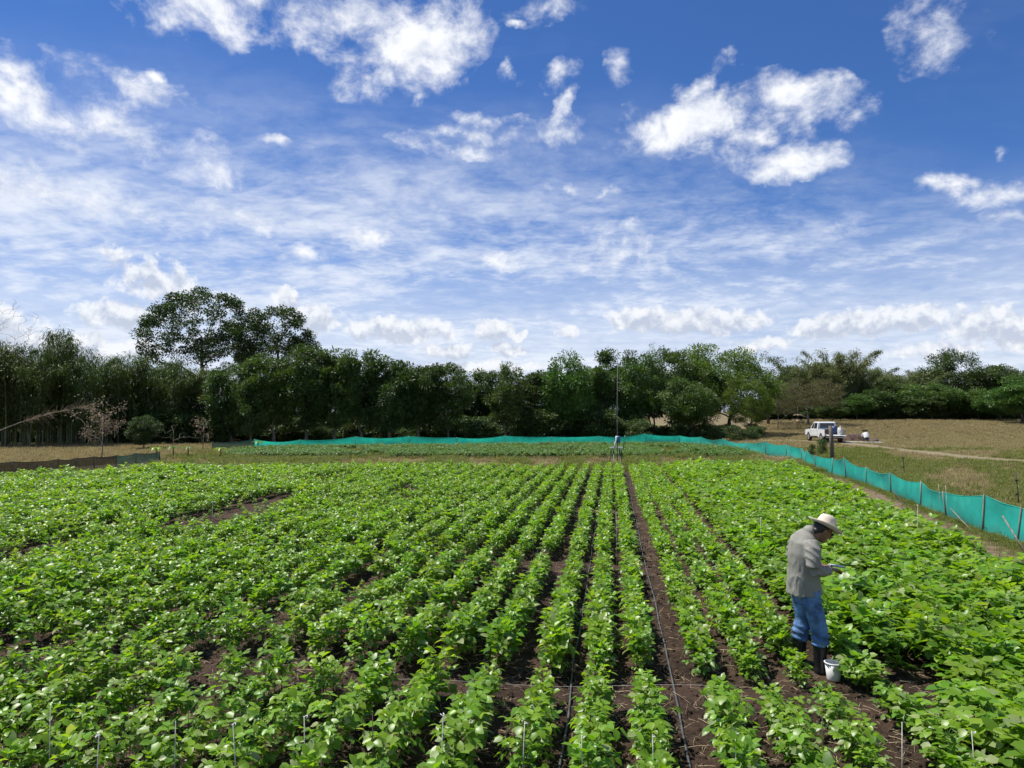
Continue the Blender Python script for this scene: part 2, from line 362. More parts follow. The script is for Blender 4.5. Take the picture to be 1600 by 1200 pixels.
M_SOIL = soil_material()
xs = np.unique(np.concatenate([np.arange(-31, -5, .15), np.arange(-5, 4, .06), np.arange(4, 10.4, .15)]))
ys = np.concatenate([[-2, 1], np.arange(3.5, 15, .06), np.arange(15, 26, .15), np.arange(26, 39.6, .4)])
def soil_sheet(x, y):
    s, D = cam_coords(x, y); dead = np.maximum.reduce([x - right_edge(y) - .35, y - far_edge(x) - .5, -30.5 - x, np.zeros_like(x)])
    return np.where(dead > 0, -.05 - np.minimum(dead, 1) * .3, soil_z(x, y))
f_ = link('field_soil', grid_mesh(xs, ys, soil_sheet, 'field_soil', M_SOIL)); tag(f_, kind='structure')

# worn earth strip between the crop and the teal fence, dirt track on the right, both thin sheets that follow the land
def strip(name, pts, widths, mat, lift, kind='structure', jag=.25, seed=1):
    pts = np.array(pts, float); t = np.linspace(0, len(pts) - 1, 60); k = np.arange(len(pts))
    P = np.stack([np.interp(t, k, pts[:, 0]), np.interp(t, k, pts[:, 1])], 1); W = np.interp(t, k, widths)
    T = np.gradient(P, axis=0); T /= np.linalg.norm(T, axis=1)[:, None]; n = np.stack([T[:, 1], -T[:, 0]], 1); V = []; F = []; m = 9
    for i in range(60):
        w = W[i] / 2 * (1 + jag * math.sin(i * 1.7 + seed) * .5 + jag * random.uniform(-.5, .5))
        for j in range(m):
            q = P[i] + n[i] * w * (j / (m - 1) * 2 - 1); edge = abs(j / (m - 1) * 2 - 1)
            V.append((q[0], q[1], gz1(q[0], q[1]) + (lift if edge < .99 else -.09)))
    for i in range(59):
        for j in range(m - 1): a = i * m + j; F.append((a, a + 1, a + m + 1, a + m))
    lvs = [1 - abs(j / (m - 1) * 2 - 1) for i in range(60) for j in range(m)]
    return tag(MB().add(V, F, np.array(lvs)).build(name, mat, None, True), kind=kind)
def worn(name, c1, c2):
    m, N, out = newmat(name); p = N.n('ShaderNodeBsdfPrincipled'); tr = N.n('ShaderNodeBsdfTransparent'); mx = N.n('ShaderNodeMixShader'); pos = N.n('ShaderNodeNewGeometry').outputs['Position']
    e = N.n('ShaderNodeAttribute', attribute_name='lv').outputs['Fac']; n_ = N.noise(pos, 1.1, 6, .7); f = N.noise(pos, 5, 6, .7)
    N.put(p.inputs['Base Color'], N.mix(N.ss(f, .3, .7), c1, c2)); p.inputs['Roughness'].default_value = .95; p.inputs['Specular IOR Level'].default_value = .1
    b = N.n('ShaderNodeBump'); b.inputs['Strength'].default_value = .7; b.inputs['Distance'].default_value = .06; N.put(b.inputs['Height'], f); N.nt.links.new(b.outputs[0], p.inputs['Normal'])
    N.put(mx.inputs[0], N.ss(N.m('ADD', N.m('MULTIPLY', e, 1.1), N.m('MULTIPLY', n_, .9)), .62, .95)); N.nt.links.new(tr.outputs[0], mx.inputs[1]); N.nt.links.new(p.outputs[0], mx.inputs[2]); N.nt.links.new(mx.outputs[0], out.inputs[0]); return m
M_TRACK = worn('pale_track', (.17, .14, .085), (.265, .22, .145))
M_STRIP = worn('worn_earth', (.11, .075, .05), (.22, .165, .11))
strip('dirt_track', [ground_pt(1240, 68), ground_pt(1330, 60), ground_pt(1420, 50), ground_pt(1510, 43), ground_pt(1640, 38), ground_pt(1900, 33)], [3.2, 3.6, 3.2, 3.2, 3.2, 3.4], M_TRACK, -.035)
strip('earth_strip', [ground_pt(1700, 11.4), ground_pt(1575, 13.6), ground_pt(1505, 15.6), ground_pt(1420, 19.), ground_pt(1365, 22.6), ground_pt(1310, 27.6), ground_pt(1262, 33.5), ground_pt(1225, 39)], [1.5, 1.5, 1.4, 1.5, 1.6, 1.7, 2.0, 2.0], M_STRIP, -.03, seed=3)
strip('earth_alley', [ground_pt(330, 38), ground_pt(640, 37), ground_pt(960, 37), ground_pt(1240, 38)], [2.5, 2, 2, 2], M_STRIP, -.035, seed=5)

# ------------------------------------------------------------------ soybean plants
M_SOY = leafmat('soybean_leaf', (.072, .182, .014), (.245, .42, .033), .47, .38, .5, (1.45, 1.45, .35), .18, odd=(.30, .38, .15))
M_SOYB = leafmat('soybean_leaf_back_plot', (.060, .130, .028), (.125, .225, .052), .34, .5, .4, (1.3, 1.5, .7), .2, odd=(.30, .30, .16))
M_STEM = plain('soybean_stem', (.11, .14, .045), .7, .3, 20)
def leaflet(L, W, M, o, droop, fold):
    """ovate leaflet: 8 vertices, midrib folded, tip drooping"""
    q = [(0, 0, 0), (.33, 0, -.0), (.70, 0, -.0), (1, 0, 0), (.28, .5, fold), (.66, .42, fold), (.28, -.5, fold), (.66, -.42, fold)]
    V = np.array([(a * L, b * W, c * W - droop * L * a * a) for a, b, c in q]) @ M.T + o
    return V, [(0, 1, 4), (0, 6, 1), (4, 1, 2, 5), (1, 6, 7, 2), (5, 2, 3), (2, 7, 3)]
def trifoliate(mb, size, seed, o=np.zeros(3), M=np.eye(3), pet=.1, droop=.2, top=.5):
    """petiole along +x rising, three leaflets at its end, in frame M at o"""
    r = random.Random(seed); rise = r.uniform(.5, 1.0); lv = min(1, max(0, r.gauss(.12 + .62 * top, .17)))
    end = np.array((pet, 0, pet * rise)); path = np.array([(0, 0, 0), (pet * .5, 0, pet * rise * .62), end]) @ M.T + o
    mb.tube(path, [.0028, .002, .0018], 3, False, .2)
    tilt = r.uniform(-.35, .75)
    for k, az in enumerate((0, 1.25, -1.25)):
        Ml = M @ rotm(0, 0, az + r.uniform(-.2, .2)) @ rotm(r.uniform(-.5, .5), -tilt + r.uniform(-.3, .3), 0)
        L = size * (1.12 if k == 0 else 1.) * r.uniform(.85, 1.12)
        off = (M @ (end + (np.array((.022, 0, .006)) if k == 0 else np.zeros(3)))) + o
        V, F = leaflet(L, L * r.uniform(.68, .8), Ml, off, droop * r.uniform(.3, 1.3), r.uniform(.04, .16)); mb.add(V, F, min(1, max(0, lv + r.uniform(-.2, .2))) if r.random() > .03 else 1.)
def plant_plan(seed, h=.33, n=13, spread=1.):
    """where the leaves of one plant sit: list of (origin, azimuth, tilt, size, petiole, seed)"""
    r = random.Random(seed); out = []; az = r.uniform(0, 6)
    for k in range(n):
        t = (k + .6) / n; az += 2.4 + r.uniform(-.4, .4); z = h * (.22 + .72 * t)
        out.append((np.array((r.gauss(0, .012), r.gauss(0, .012), z)), az, r.uniform(-.15, .35) - (1 - t) * .35, (.052 + .026 * (1 - abs(t - .55))) * r.uniform(.85, 1.15), (.05 + .055 * (1 - t)) * spread * r.uniform(.7, 1.3), r.randrange(10**6)))
    return out
def plant_mesh(seed, mat, h=.33, n=13, spread=1.):
    mb = MB(); mb.tube([(0, 0, -.02), (.006, .004, h * .5), (0, .01, h * .95)], [.005, .004, .002], 4, False, .15)
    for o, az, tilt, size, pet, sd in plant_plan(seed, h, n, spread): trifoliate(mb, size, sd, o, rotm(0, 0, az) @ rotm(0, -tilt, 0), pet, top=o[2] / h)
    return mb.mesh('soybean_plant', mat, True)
def library(name, meshes):
    c = bpy.data.collections.new(name)
    for i, me in enumerate(meshes): c.objects.link(bpy.data.objects.new('%s_%02d' % (name, i), me))
    return c
def scatter(name, P, rot, scl, idx, coll, label, cat):
    """one stuff object: points with rotation, scale and variant, instanced by geometry nodes"""
    me = bpy.data.meshes.new(name); me.vertices.add(len(P)); me.vertices.foreach_set('co', np.asarray(P, np.float32).ravel())
    a = me.attributes.new('rot', 'FLOAT_VECTOR', 'POINT'); a.data.foreach_set('vector', np.asarray(rot, np.float32).ravel())
    a = me.attributes.new('scl', 'FLOAT_VECTOR', 'POINT'); a.data.foreach_set('vector', np.asarray(scl, np.float32).ravel())
    a = me.attributes.new('idx', 'INT', 'POINT'); a.data.foreach_set('value', np.asarray(idx, np.int32))
    o = link(name, me); ng = bpy.data.node_groups.new(name, 'GeometryNodeTree')
    ng.interface.new_socket('Geometry', in_out='INPUT', socket_type='NodeSocketGeometry'); ng.interface.new_socket('Geometry', in_out='OUTPUT', socket_type='NodeSocketGeometry')
    n = ng.nodes.new; gi, go, ip, ci, mp = n('NodeGroupInput'), n('NodeGroupOutput'), n('GeometryNodeInstanceOnPoints'), n('GeometryNodeCollectionInfo'), n('GeometryNodeMeshToPoints')
    ci.inputs[0].default_value = coll; ci.inputs['Separate Children'].default_value = True; ci.inputs['Reset Children'].default_value = True
    L = ng.links.new
    def attr(nm, t):
        q = n('GeometryNodeInputNamedAttribute'); q.data_type = t; q.inputs['Name'].default_value = nm; return [k for k in q.outputs if k.enabled and k.name == 'Attribute'][0]
    L(gi.outputs[0], mp.inputs['Mesh']); L(mp.outputs[0], ip.inputs['Points']); L(ci.outputs[0], ip.inputs['Instance']); ip.inputs['Pick Instance'].default_value = True
    L(attr('idx', 'INT'), ip.inputs['Instance Index']); L(attr('rot', 'FLOAT_VECTOR'), ip.inputs['Rotation']); L(attr('scl', 'FLOAT_VECTOR'), ip.inputs['Scale'])
    L(ip.outputs[0], go.inputs[0]); md = o.modifiers.new('scatter', 'NODES'); md.node_group = ng
    return tag(o, label, cat, kind='stuff')

MANP = ground_pt(1270, 7.6); BUCKETP = ground_pt(1295, 7.34)
BARE = [(ground_pt(345, 17.4), 1.3, 2.3), (ground_pt(415, 20.5), .8, 2.2), (ground_pt(150, 15.5), .5, 1.2), (ground_pt(25, 12.6), .6, 1.1), (ground_pt(545, 10.4), .25, .9), (ground_pt(520, 27), .7, 2.2), (ground_pt(270, 25), .6, 2.), (ground_pt(30, 7.6), .6, .6), (ground_pt(330, 6.5), .2, .35), (ground_pt(420, 9.), .2, .4), (ground_pt(1365, 10.5), .35, .9), (ground_pt(640, 23), .4, 1.6), (ground_pt(1420, 6.9), .2, .7), (ground_pt(1130, 27), .3, 1.8), (ground_pt(950, 9), .0, .0)][:-1]
ALLEYS = [6.95, 12.55, 19.6, 25.6, 31.6]
plants = []
for ri, rx in enumerate(ROWS):
    y = 4.2 + random.uniform(0, .1); mid = -2.3 < rx < 2.0
    full = np.interp(rx, [-16, -10, -5, -2.2, 2.0, 2.5], [1.02, .95, .92, .97, .97, 1.06])
    while y < 39:
        y += random.uniform(.065, .11) * (1.15 if y > 20 else 1.)
        x = rx + random.gauss(0, .018)
        if x > float(right_edge(y)) + random.uniform(-.15, .1) or y > float(far_edge(x)) + random.uniform(-.3, .3): continue
        s_, D = cam_coords(x, y)
        if D < 4.0 or abs(s_) > D * .80 + .6: continue
        k = full * random.gauss(1, .15)
        al = min(abs(y - a - .05 * math.sin(rx * 3)) for a in ALLEYS)
        if al < (.30 if -4.2 < rx < 2.2 else .12): continue
        if al < .4: k *= .9
        if any(((x - c[0]) / a) ** 2 + ((y - c[1]) / b) ** 2 < random.uniform(.6, 1.3) for c, a, b in BARE):
            if random.random() < .86: continue
            k *= .55
        k *= 1 + .12 * math.sin(x * .9 + 1.3 * math.sin(y * .45)) * math.sin(y * .7 + x * .3)
        if random.random() < .03: continue
        if math.hypot(x - MANP[0], y - MANP[1]) < .25 or math.hypot(x - BUCKETP[0], y - BUCKETP[1]) < .17: continue
        if rx in (1.80,) and 7.0 < y < 8.0: k *= .72
        if rx > 2.3 and rx < 2.6 and y < 8.3: k *= .8
        plants.append((x, y, max(.4, k), ri, D, s_, float(np.interp(rx, [-18, -10, -3, 2.0, 2.5], [.96, .80, .78, .80, 1.08]))))
NV = 9
LIB = library('soy_variant', [plant_mesh(100 + i, M_SOY, .33 * (.9 + .025 * i), 14 + i % 3, 1. + .05 * (i % 4)) for i in range(NV)])
inview = [i for i, p in enumerate(plants) if abs(p[5]) < p[4] * .715 and p[4] > 5.15]
inview.sort(key=lambda i: plants[i][4]); hero = inview[:300]; heroset = set(hero)
rest = [p for i, p in enumerate(plants) if i not in heroset]
n = len(rest); A_ = np.array([(p[0], p[1], p[2], p[6]) for p in rest])
scatter('soybean_crop', np.stack([A_[:, 0], A_[:, 1], soil_z(A_[:, 0], A_[:, 1]) - .005], 1), np.stack([rng.normal(0, .1, n), rng.normal(0, .1, n), rng.uniform(0, 6.28, n)], 1),
        np.stack([A_[:, 2] * A_[:, 3] * rng.uniform(.95, 1.1, n), A_[:, 2] * A_[:, 3] * rng.uniform(.95, 1.1, n), A_[:, 2] * rng.uniform(.88, 1.1, n)], 1), rng.integers(0, NV, n), LIB, 'green soybean crop growing in rows across the field', 'crop')
# the 300 nearest plants are individuals; the nearest of them carry their leaves one by one
LEAFV = []
for i in range(10):
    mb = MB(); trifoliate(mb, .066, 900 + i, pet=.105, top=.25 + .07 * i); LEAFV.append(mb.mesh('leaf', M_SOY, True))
mb = MB(); mb.tube([(0, 0, -.02), (.006, .004, .16), (0, .01, .315)], [.005, .004, .002], 4, False, .15); STEMM = mb.mesh('stem', M_STEM, True)
FOLM = [plant_mesh(300 + i, M_SOY, .33, 15, 1.05) for i in range(6)]
for me in FOLM: me.name = 'foliage'
words = ['first', 'second', 'third', 'fourth', 'fifth', 'sixth', 'seventh', 'eighth', 'ninth', 'tenth', 'eleventh', 'twelfth']
def row_label(ri):
    x = ROWS[ri]
    if x < HOSES[1]: k = sum(1 for q in ROWS if x < q < HOSES[1]); return 'soybean plant at the front of the %s crop row left of the middle drip hose' % words[min(k, 11)]
    if x < HOSES[2]: return 'soybean plant at the front of the %s row between the two visible drip hoses' % ('left' if x < .1 else 'right')
    k = sum(1 for q in ROWS if HOSES[2] < q < x); return 'soybean plant at the front of the %s crop row right of the right drip hose' % words[min(k, 11)]
for j, i in enumerate(hero):
    x, y, k, ri, D, s_, wd = plants[i]; lab = row_label(ri)
    o = empty('soybean_plant', (x, y, float(soil_z(np.array([x]), np.array([y]))[0]) - .005), random.uniform(0, 6.28)); o.scale = (k * wd * 1.04, k * wd * 1.04, k * random.uniform(.9, 1.08))
    tag(o, lab, 'soybean plant', lab.replace('soybean plant', 'soybean plants'))
    if j < 150:
        link('stem', STEMM, o)
        for oo, az, tilt, size, pet, sd in plant_plan(5000 + j, .33, 14, 1.):
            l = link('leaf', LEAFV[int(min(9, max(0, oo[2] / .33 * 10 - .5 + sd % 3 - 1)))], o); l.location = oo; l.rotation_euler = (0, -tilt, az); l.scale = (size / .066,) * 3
    else: link('stem', STEMM, o); link('foliage', FOLM[j % 6], o)

# plot behind, weeds and grasses
pts = []
while len(pts) < 9500:
    D = random.uniform(42.2, 57.5); px = random.uniform(300, 1230); a, b = ground_pt(px, D)
    if vnoise(np.array([px]), np.array([D * 12]), .02, 14)[0] < -.45 or px > np.interp(D, [42, 50, 58], [1150, 1140, 1040]) + random.uniform(-40, 25) or px < 350 + 80 * random.random() or D > np.interp(px, [300, 450, 1000], [47, 52, 58]): continue
    a = round(a / .5) * .5 + random.gauss(0, .06); pts.append((a, b, 0.))
pts = np.array(pts); pts[:, 2] = gz(pts[:, 0], pts[:, 1]) - .06; n = len(pts); LIBB = library('back_soy_variant', [plant_mesh(700 + i, M_SOYB, .34, 11, 1.1) for i in range(5)])
sc_ = rng.uniform(.75, 1.25, n)
scatter('back_plot_crop', pts, np.stack([rng.normal(0, .1, n), rng.normal(0, .1, n), rng.uniform(0, 6.28, n)], 1), np.stack([sc_, sc_, sc_ * .9], 1), rng.integers(0, 5, n), LIBB, 'grey green crop in the far plot before the teal fence', 'crop')
def tuft(seed, nb, h, w, spread, mat, curve=.5):
    r = random.Random(seed); mb = MB()
    for k in range(nb):
        az = r.uniform(0, 6.28); l = h * r.uniform(.5, 1.1); o = np.array((r.gauss(0, spread), r.gauss(0, spread), -.01)); lean = r.uniform(.1, curve); d = np.array((math.cos(az), math.sin(az), 0)); sd = np.array((-d[1], d[0], 0)) * w / 2
        a, b, c = o, o + d * l * lean * .35 + np.array((0, 0, l * .6)), o + d * l * lean + np.array((0, 0, l * (1 - lean * .35)))
        mb.add([a - sd, a + sd, b + sd * .8, b - sd * .8, c], [(0, 1, 2, 3), (3, 2, 4)], r.random())
    return mb.mesh('tuft', mat)
M_GDRY = leafmat('dry_grass', (.21, .18, .08), (.42, .36, .20), .35, .7, .2, (1.2, 1.1, .8), .25)
M_GGRN = leafmat('green_grass', (.09, .125, .026), (.24, .265, .075), .38, .6, .25, (1.3, 1.3, .6), .25)
LD = library('dry_tuft', [tuft(40 + i, 22, .2, .012, .09, M_GDRY, .9) for i in range(4)]); LG = library('green_tuft', [tuft(60 + i, 22, .24, .013, .08, M_GGRN, .8) for i in range(4)])
def grass(name, gen, n, lib, s0, s1, label):
    P = []; S = []
    while len(P) < n:
        q = gen()
        if q is None: continue
        px, D = q; a, b = ground_pt(px, D); P.append((a, b, 0.)); S.append(random.uniform(s0, s1) * (1 + max(0, D - 20) * .012))
    P = np.array(P); P[:, 2] = gz(P[:, 0], P[:, 1]) - .07; S = np.array(S); return scatter(name, P, np.stack([np.zeros(n), np.zeros(n), rng.uniform(0, 6.28, n)], 1), np.stack([S * 1.15, S * 1.15, S * rng.uniform(.6, 1.1, n)], 1), rng.integers(0, 4, n), lib, label, 'grass')
def off_track(px, D):
    T = np.interp(px, [1240, 1330, 1420, 1510, 1640], [68, 60, 50, 43, 38]); return abs(D - T) > 1.7 + random.uniform(-.5, .6)
FENCE = [(332, 50.5), (398, 52.5), (470, 54.5), (556, 56), (640, 57), (715, 58), (790, 59), (860, 60), (935, 61), (1008, 62.5), (1060, 62.5), (1095, 58.5), (1130, 54), (1163, 49.5), (1195, 45.3), (1226, 43), (1250, 41), (1256, 37.5), (1272, 34.6), (1297, 31.4), (1320, 29.6), (1350, 27.2), (1389, 24), (1434, 20.8), (1474, 18.9), (1529, 16.5), (1582, 15.2), (1650, 13.9), (1730, 12.6)]
FP = np.array(FENCE)
def right_of_fence(px, D):
    if px < 1060: return D > np.interp(px, FP[:11, 0], FP[:11, 1]) + .3
    return D > np.interp(px, FP[10:, 0], FP[10:, 1]) + .25
def g_right():
    px = random.uniform(1090, 1640); D = 14 + 75 * random.random() ** 1.5
    return (px, D) if right_of_fence(px, D) and off_track(px, D) and vnoise(np.array([px]), np.array([D * 9]), .013, 5)[0] > random.uniform(-1., -.1) else None
def g_green():
    px = random.uniform(1090, 1640); D = 15 + 38 * random.random() ** 1.3
    return (px, D) if right_of_fence(px, D) and off_track(px, D) and vnoise(np.array([px]), np.array([D * 9]), .012, 8)[0] + .55 * (D - np.interp(px, FP[10:, 0], FP[10:, 1]) < random.uniform(3, 10)) > random.uniform(0, .6) else None
def g_strip():
    px = random.uniform(240, 1290); D = random.uniform(31.5, 43.5); a, b = ground_pt(px, D)
    return (px, D) if b > float(far_edge(a)) + .2 and not right_of_fence(max(px, 1060), D) else None
def g_strip_g():
    q = g_strip(); return q if q and vnoise(np.array([q[0]]), np.array([q[1] * 9]), .02, 9)[0] > -.1 else None
def g_left():
    px = random.uniform(-60, 430); D = random.uniform(33, 60)
    return (px, D) if D > np.interp(px, [0, 255, 330, 430], [32, 40, 45, 54]) else None
def g_edge():
    px = random.uniform(1235, 1640); t = np.interp(px, FP[16:, 0], FP[16:, 1]); return px, t - random.uniform(-.1, 2.6) * random.random()
grass('dry_pasture_grass', g_right, 15000, LD, .55, 1., 'dry tan grass over the pasture right of the teal fence')
grass('green_pasture_grass', g_green, 8000, LG, .6, 1.1, 'patches of green grass just beyond the teal fence')
grass('alley_dry_grass', g_strip, 3000, LD, .8, 1.3, 'dry grass in the strip between the two crop plots')
grass('alley_green_grass', g_strip_g, 6000, LG, .9, 1.5, 'greener weeds in the strip between the two crop plots')
def g_back():
    px = random.uniform(300, 1190); D = random.uniform(41.5, 58)
    return (px, D) if not right_of_fence(px, D + .8) else None
grass('back_plot_grass', g_back, 2600, LG, .8, 1.5, 'grassy weeds growing among the far plot crop')
grass('left_dry_grass', g_left, 6000, LD, .8, 1.3, 'straw coloured grass behind the black netting fence')
def g_stub():
    px = random.uniform(1190, 1640); D = random.uniform(72, 114); return px, D
grass('stubble_grass', g_stub, 7000, LD, .7, 1.2, 'dry stubble tufts over the brown rise at the right')
grass('fence_foot_grass', g_edge, 2600, LG, .25, .65, 'short green weeds along the foot of the teal fence')
def g_edge_dry():
    px = random.uniform(1235, 1640); t = np.interp(px, FP[16:, 0], FP[16:, 1]); return px, t - random.uniform(.1, 3.)
grass('earth_strip_straw', g_edge_dry, 1500, LD, .2, .45, 'dead grass lying on the earth beside the teal fence')

# straw bits and clods on the soil between the rows
def straw_mesh(seed):
    r = random.Random(seed); mb = MB(); L = r.uniform(.06, .2); k = r.uniform(-.3, .3)
    mb.tube([(-L / 2, 0, .004), (-L * .1, L * k * .3, .012), (L / 2, L * k, .006)], [.0016, .0019, .0012], 3, False); return mb.mesh('straw', M_STRAW)
def clod_mesh(seed):
    r = random.Random(seed); mb = MB(); mb.ell((0, 0, 0), (1, .85, .65), None, 7, 5); V = mb.V[0]; V *= np.array([r.uniform(.72, 1.2) for _ in range(len(V))])[:, None]; return mb.mesh('clod', M_SOIL)
def soil_pts(n, lo, hi, ymax):
    P = []
    while len(P) < n:
        x = random.uniform(lo, hi); y = 4.4 + (ymax - 4.4) * random.random() ** 1.7
        P.append((x, y))
    P = np.array(P); return np.stack([P[:, 0], P[:, 1], soil_z(P[:, 0], P[:, 1])], 1)
P = soil_pts(15000, -7, 3.2, 20); n = len(P)
scatter('straw_litter', P + np.array((0, 0, .004)), np.stack([rng.normal(0, .12, n), rng.normal(0, .15, n), rng.uniform(0, 6.28, n)], 1), np.repeat(rng.uniform(.5, 1.25, n)[:, None], 3, 1), rng.integers(0, 6, n), library('straw_piece', [straw_mesh(i) for i in range(6)]), 'pale straw bits scattered on the soil between rows', 'straw')
P = soil_pts(12000, -7, 3.2, 16); n = len(P)
scatter('soil_clods', P, np.stack([rng.uniform(0, 6, n)] * 3, 1), np.repeat((rng.uniform(.006, .034, n) * rng.uniform(.4, 1.2, n))[:, None], 3, 1), rng.integers(0, 5, n), library('clod_piece', [clod_mesh(i) for i in range(5)]), 'crumbly dark soil clods between the crop rows', 'soil')
P = soil_pts(600, -14, 7.2, 22); n = len(P)

# ------------------------------------------------------------------ drip hoses, stakes, string
hose_words = ['dark drip hose mostly hidden under leaves in the gap left of the middle hose', 'dark drip hose along the soil gap left of the two centre rows', 'grey drip hose in the wide open soil gap right of the two centre rows', 'dark drip hose in the soil gap left of the standing person']
for x, lab in zip(HOSES, hose_words):
    yy = np.arange(4.2, 33, .35); xx = x + .035 * vnoise(yy, yy * 0 + x * 7, .35, 51, 2) + .0
    mb = MB(); mb.tube(np.stack([xx, yy, soil_z(xx, yy) + .02], 1), .0105, 6); tag(mb.build('drip_hose', M_HOSE, None, True), lab, 'drip hose', 'drip hoses along the rows')
M_ROD = plain('pale_rod', (.56, .54, .47), .6, .15, 25); M_RODD = plain('dark_rod', (.13, .075, .045), .8, .2, 25)
def stake(px, D, h, mat, lab, lean=0., loop=True):
    a, b = ground_pt(px, D); o = empty('marker_stake', (a, b, soil_z(np.array([a]), np.array([b]))[0] if D < 30 and px < 1460 else gz1(a, b) - .05), random.uniform(0, 6))
    mb = MB(); mb.tube([(0, 0, -.1), (lean * .5, 0, h * .5), (lean, .004, h)], [.0034, .0034, .003], 6); mb.build('rod', mat, o, True)
    if loop:
        t = np.linspace(0, 5.2, 10); mb = MB(); mb.tube(np.stack([lean + .014 * np.sin(t), .011 * np.cos(t) - .01, h - .008 + .007 * np.cos(t * 1.7)], 1), .0026, 5); mb.build('tie', M_WHITE, o, True)
    return tag(o, lab, 'stake', 'marker stakes in the crop')
front = [(92, 4.95, .62), (163, 4.9, .5), (284, 4.95, .60), (381, 4.9, .63), (483, 4.95, .58), (690, 4.95, .58), (814, 4.95, .56), (908, 4.9, .5), (1018, 4.9, .49), (1142, 4.9, .54), (1396, 4.95, .60), (1511, 5.0, .52)]
fl = ['leftmost pale stake at the front of the crop, leaning slightly', 'short pale stake, second from left at the front of the crop', 'pale stake with white tie, third from left at the front', 'pale stake, fourth from left at the front of the crop', 'pale stake, fifth from left at the front of the crop', 'pale stake just right of the dark stake in the front row', 'pale stake, seventh pale one from left at the front', 'short pale stake left of the middle drip hose front', 'short pale stake in front of the right centre row', 'pale stake just right of the grey drip hose front', 'pale stake in the front right, left of the last one', 'rightmost pale stake at the front, white tied top']
for (px, D, h), l in zip(front, fl): stake(px, D + random.uniform(-.05, .12), h * random.uniform(.92, 1.06), M_ROD, l, random.uniform(-.06, .06), random.random() < .7)
stake(588, 4.95, .62, M_RODD, 'thin dark stake at the front, left of centre', .012, False); stake(1277, 5.05, .66, M_RODD, 'thin reddish brown stake at the front, below the white bucket', 0, False)
for px, D, h, l in [(15, 14.6, .55, 'pale stake in the crop by the left picture edge'), (334, 14.4, .88, 'tall pale stake beside the bare soil patch on the left'), (725, 14.0, .85, 'tall pale stake in the crop left of centre, mid distance'), (962, 12.7, .93, 'tall pale stake between the centre rows, mid distance'), (1186, 13., .8, 'tall pale stake in the crop left of the person'), (1429, 13.0, .98, 'tall pale stake with white top right of the person'), (652, 35.4, .95, 'grey stake in the dry grass strip left of the tall mast'), (505, 36, .7, 'short stake in the dry grass strip far left'), (710, 36.5, .6, 'low stake in the dry grass strip between two plots')]: stake(px, D, h, M_ROD if D < 30 else M_POST, l, random.uniform(-.03, .03), D < 30)
for px, D, h, l in [(1466, 18.0, .95, 'thin pale stake standing before the teal fence, left of a pair'), (1477, 17.2, 1.0, 'thin pale stake standing before the teal fence, right of a pair'), (1374, 63, 1.6, 'white pole standing beside the crouching person')]: stake(px, D, h, M_ROD, l, .04, False)
a, b = ground_pt(560, 7.05); c, d_ = ground_pt(1150, 6.85); t = np.linspace(0, 1, 24)
mb = MB(); xx = a + (c - a) * t; yy = b + (d_ - b) * t; mb.tube(np.stack([xx, yy, .10 + .02 * np.sin(t * 9) + 0 * t], 1), .0013, 4)
tag(mb.build('string', M_ROD, None, True), 'thin pale string stretched across the rows in the front alley', 'string')

# ------------------------------------------------------------------ netting fences
def netmat(name, col, trans):
    m, N, out = newmat(name); p = N.n('ShaderNodeBsdfPrincipled'); t = N.n('ShaderNodeBsdfTranslucent'); tr = N.n('ShaderNodeBsdfTransparent'); a = N.n('ShaderNodeMixShader'); b = N.n('ShaderNodeMixShader')
    tc = N.n('ShaderNodeTexCoord').outputs['Object']; f = N.noise(tc, 2.2, 4, .6); g_ = N.noise(N.v('MULTIPLY', tc, (90, 90, 90)), 1., 2, .5)
    c = N.mix(N.ss(f, .3, .7), tuple(k * .82 for k in col), tuple(k * 1.12 for k in col)); c = N.mix(N.ss(g_, .55, .7, 0, .35), c, tuple(k * .5 for k in col))
    z_ = N.sep(tc)[2]; c = N.mix(N.m('MULTIPLY', N.ss(N.m('ADD', z_, N.m('MULTIPLY', f, -.3)), .12, -.2), N.ss(N.noise(tc, 6, 5, .7), .35, .65, .1, .6)), c, (.19, .15, .10))
    wv = N.n('ShaderNodeTexWave', wave_type='BANDS', bands_direction='Z'); N.put(wv.inputs[0], tc); wv.inputs['Scale'].default_value = 11; wv.inputs['Distortion'].default_value = 1.5; c = N.mix(N.m('MULTIPLY', wv.outputs['Fac'], .16), c, tuple(min(1, k * 1.6 + .02) for k in col))
    N.put(p.inputs['Base Color'], c); p.inputs['Roughness'].default_value = .6; N.put(t.inputs['Color'], c)
    a.inputs[0].default_value = .5; L = N.nt.links.new; L(p.outputs[0], a.inputs[1]); L(t.outputs[0], a.inputs[2])
    N.put(b.inputs[0], N.ss(N.noise(tc, 160, 1, .5), .4, .6, trans * .5, trans * 1.5)); L(a.outputs[0], b.inputs[1]); L(tr.outputs[0], b.inputs[2]); L(b.outputs[0], out.inputs[0]); return m
M_TEAL = netmat('teal_netting', (.020, .58, .46), .1); M_NETB = netmat('black_netting', (.016, .016, .012), .14); M_NETD = netmat('dark_green_netting', (.016, .062, .052), .14)
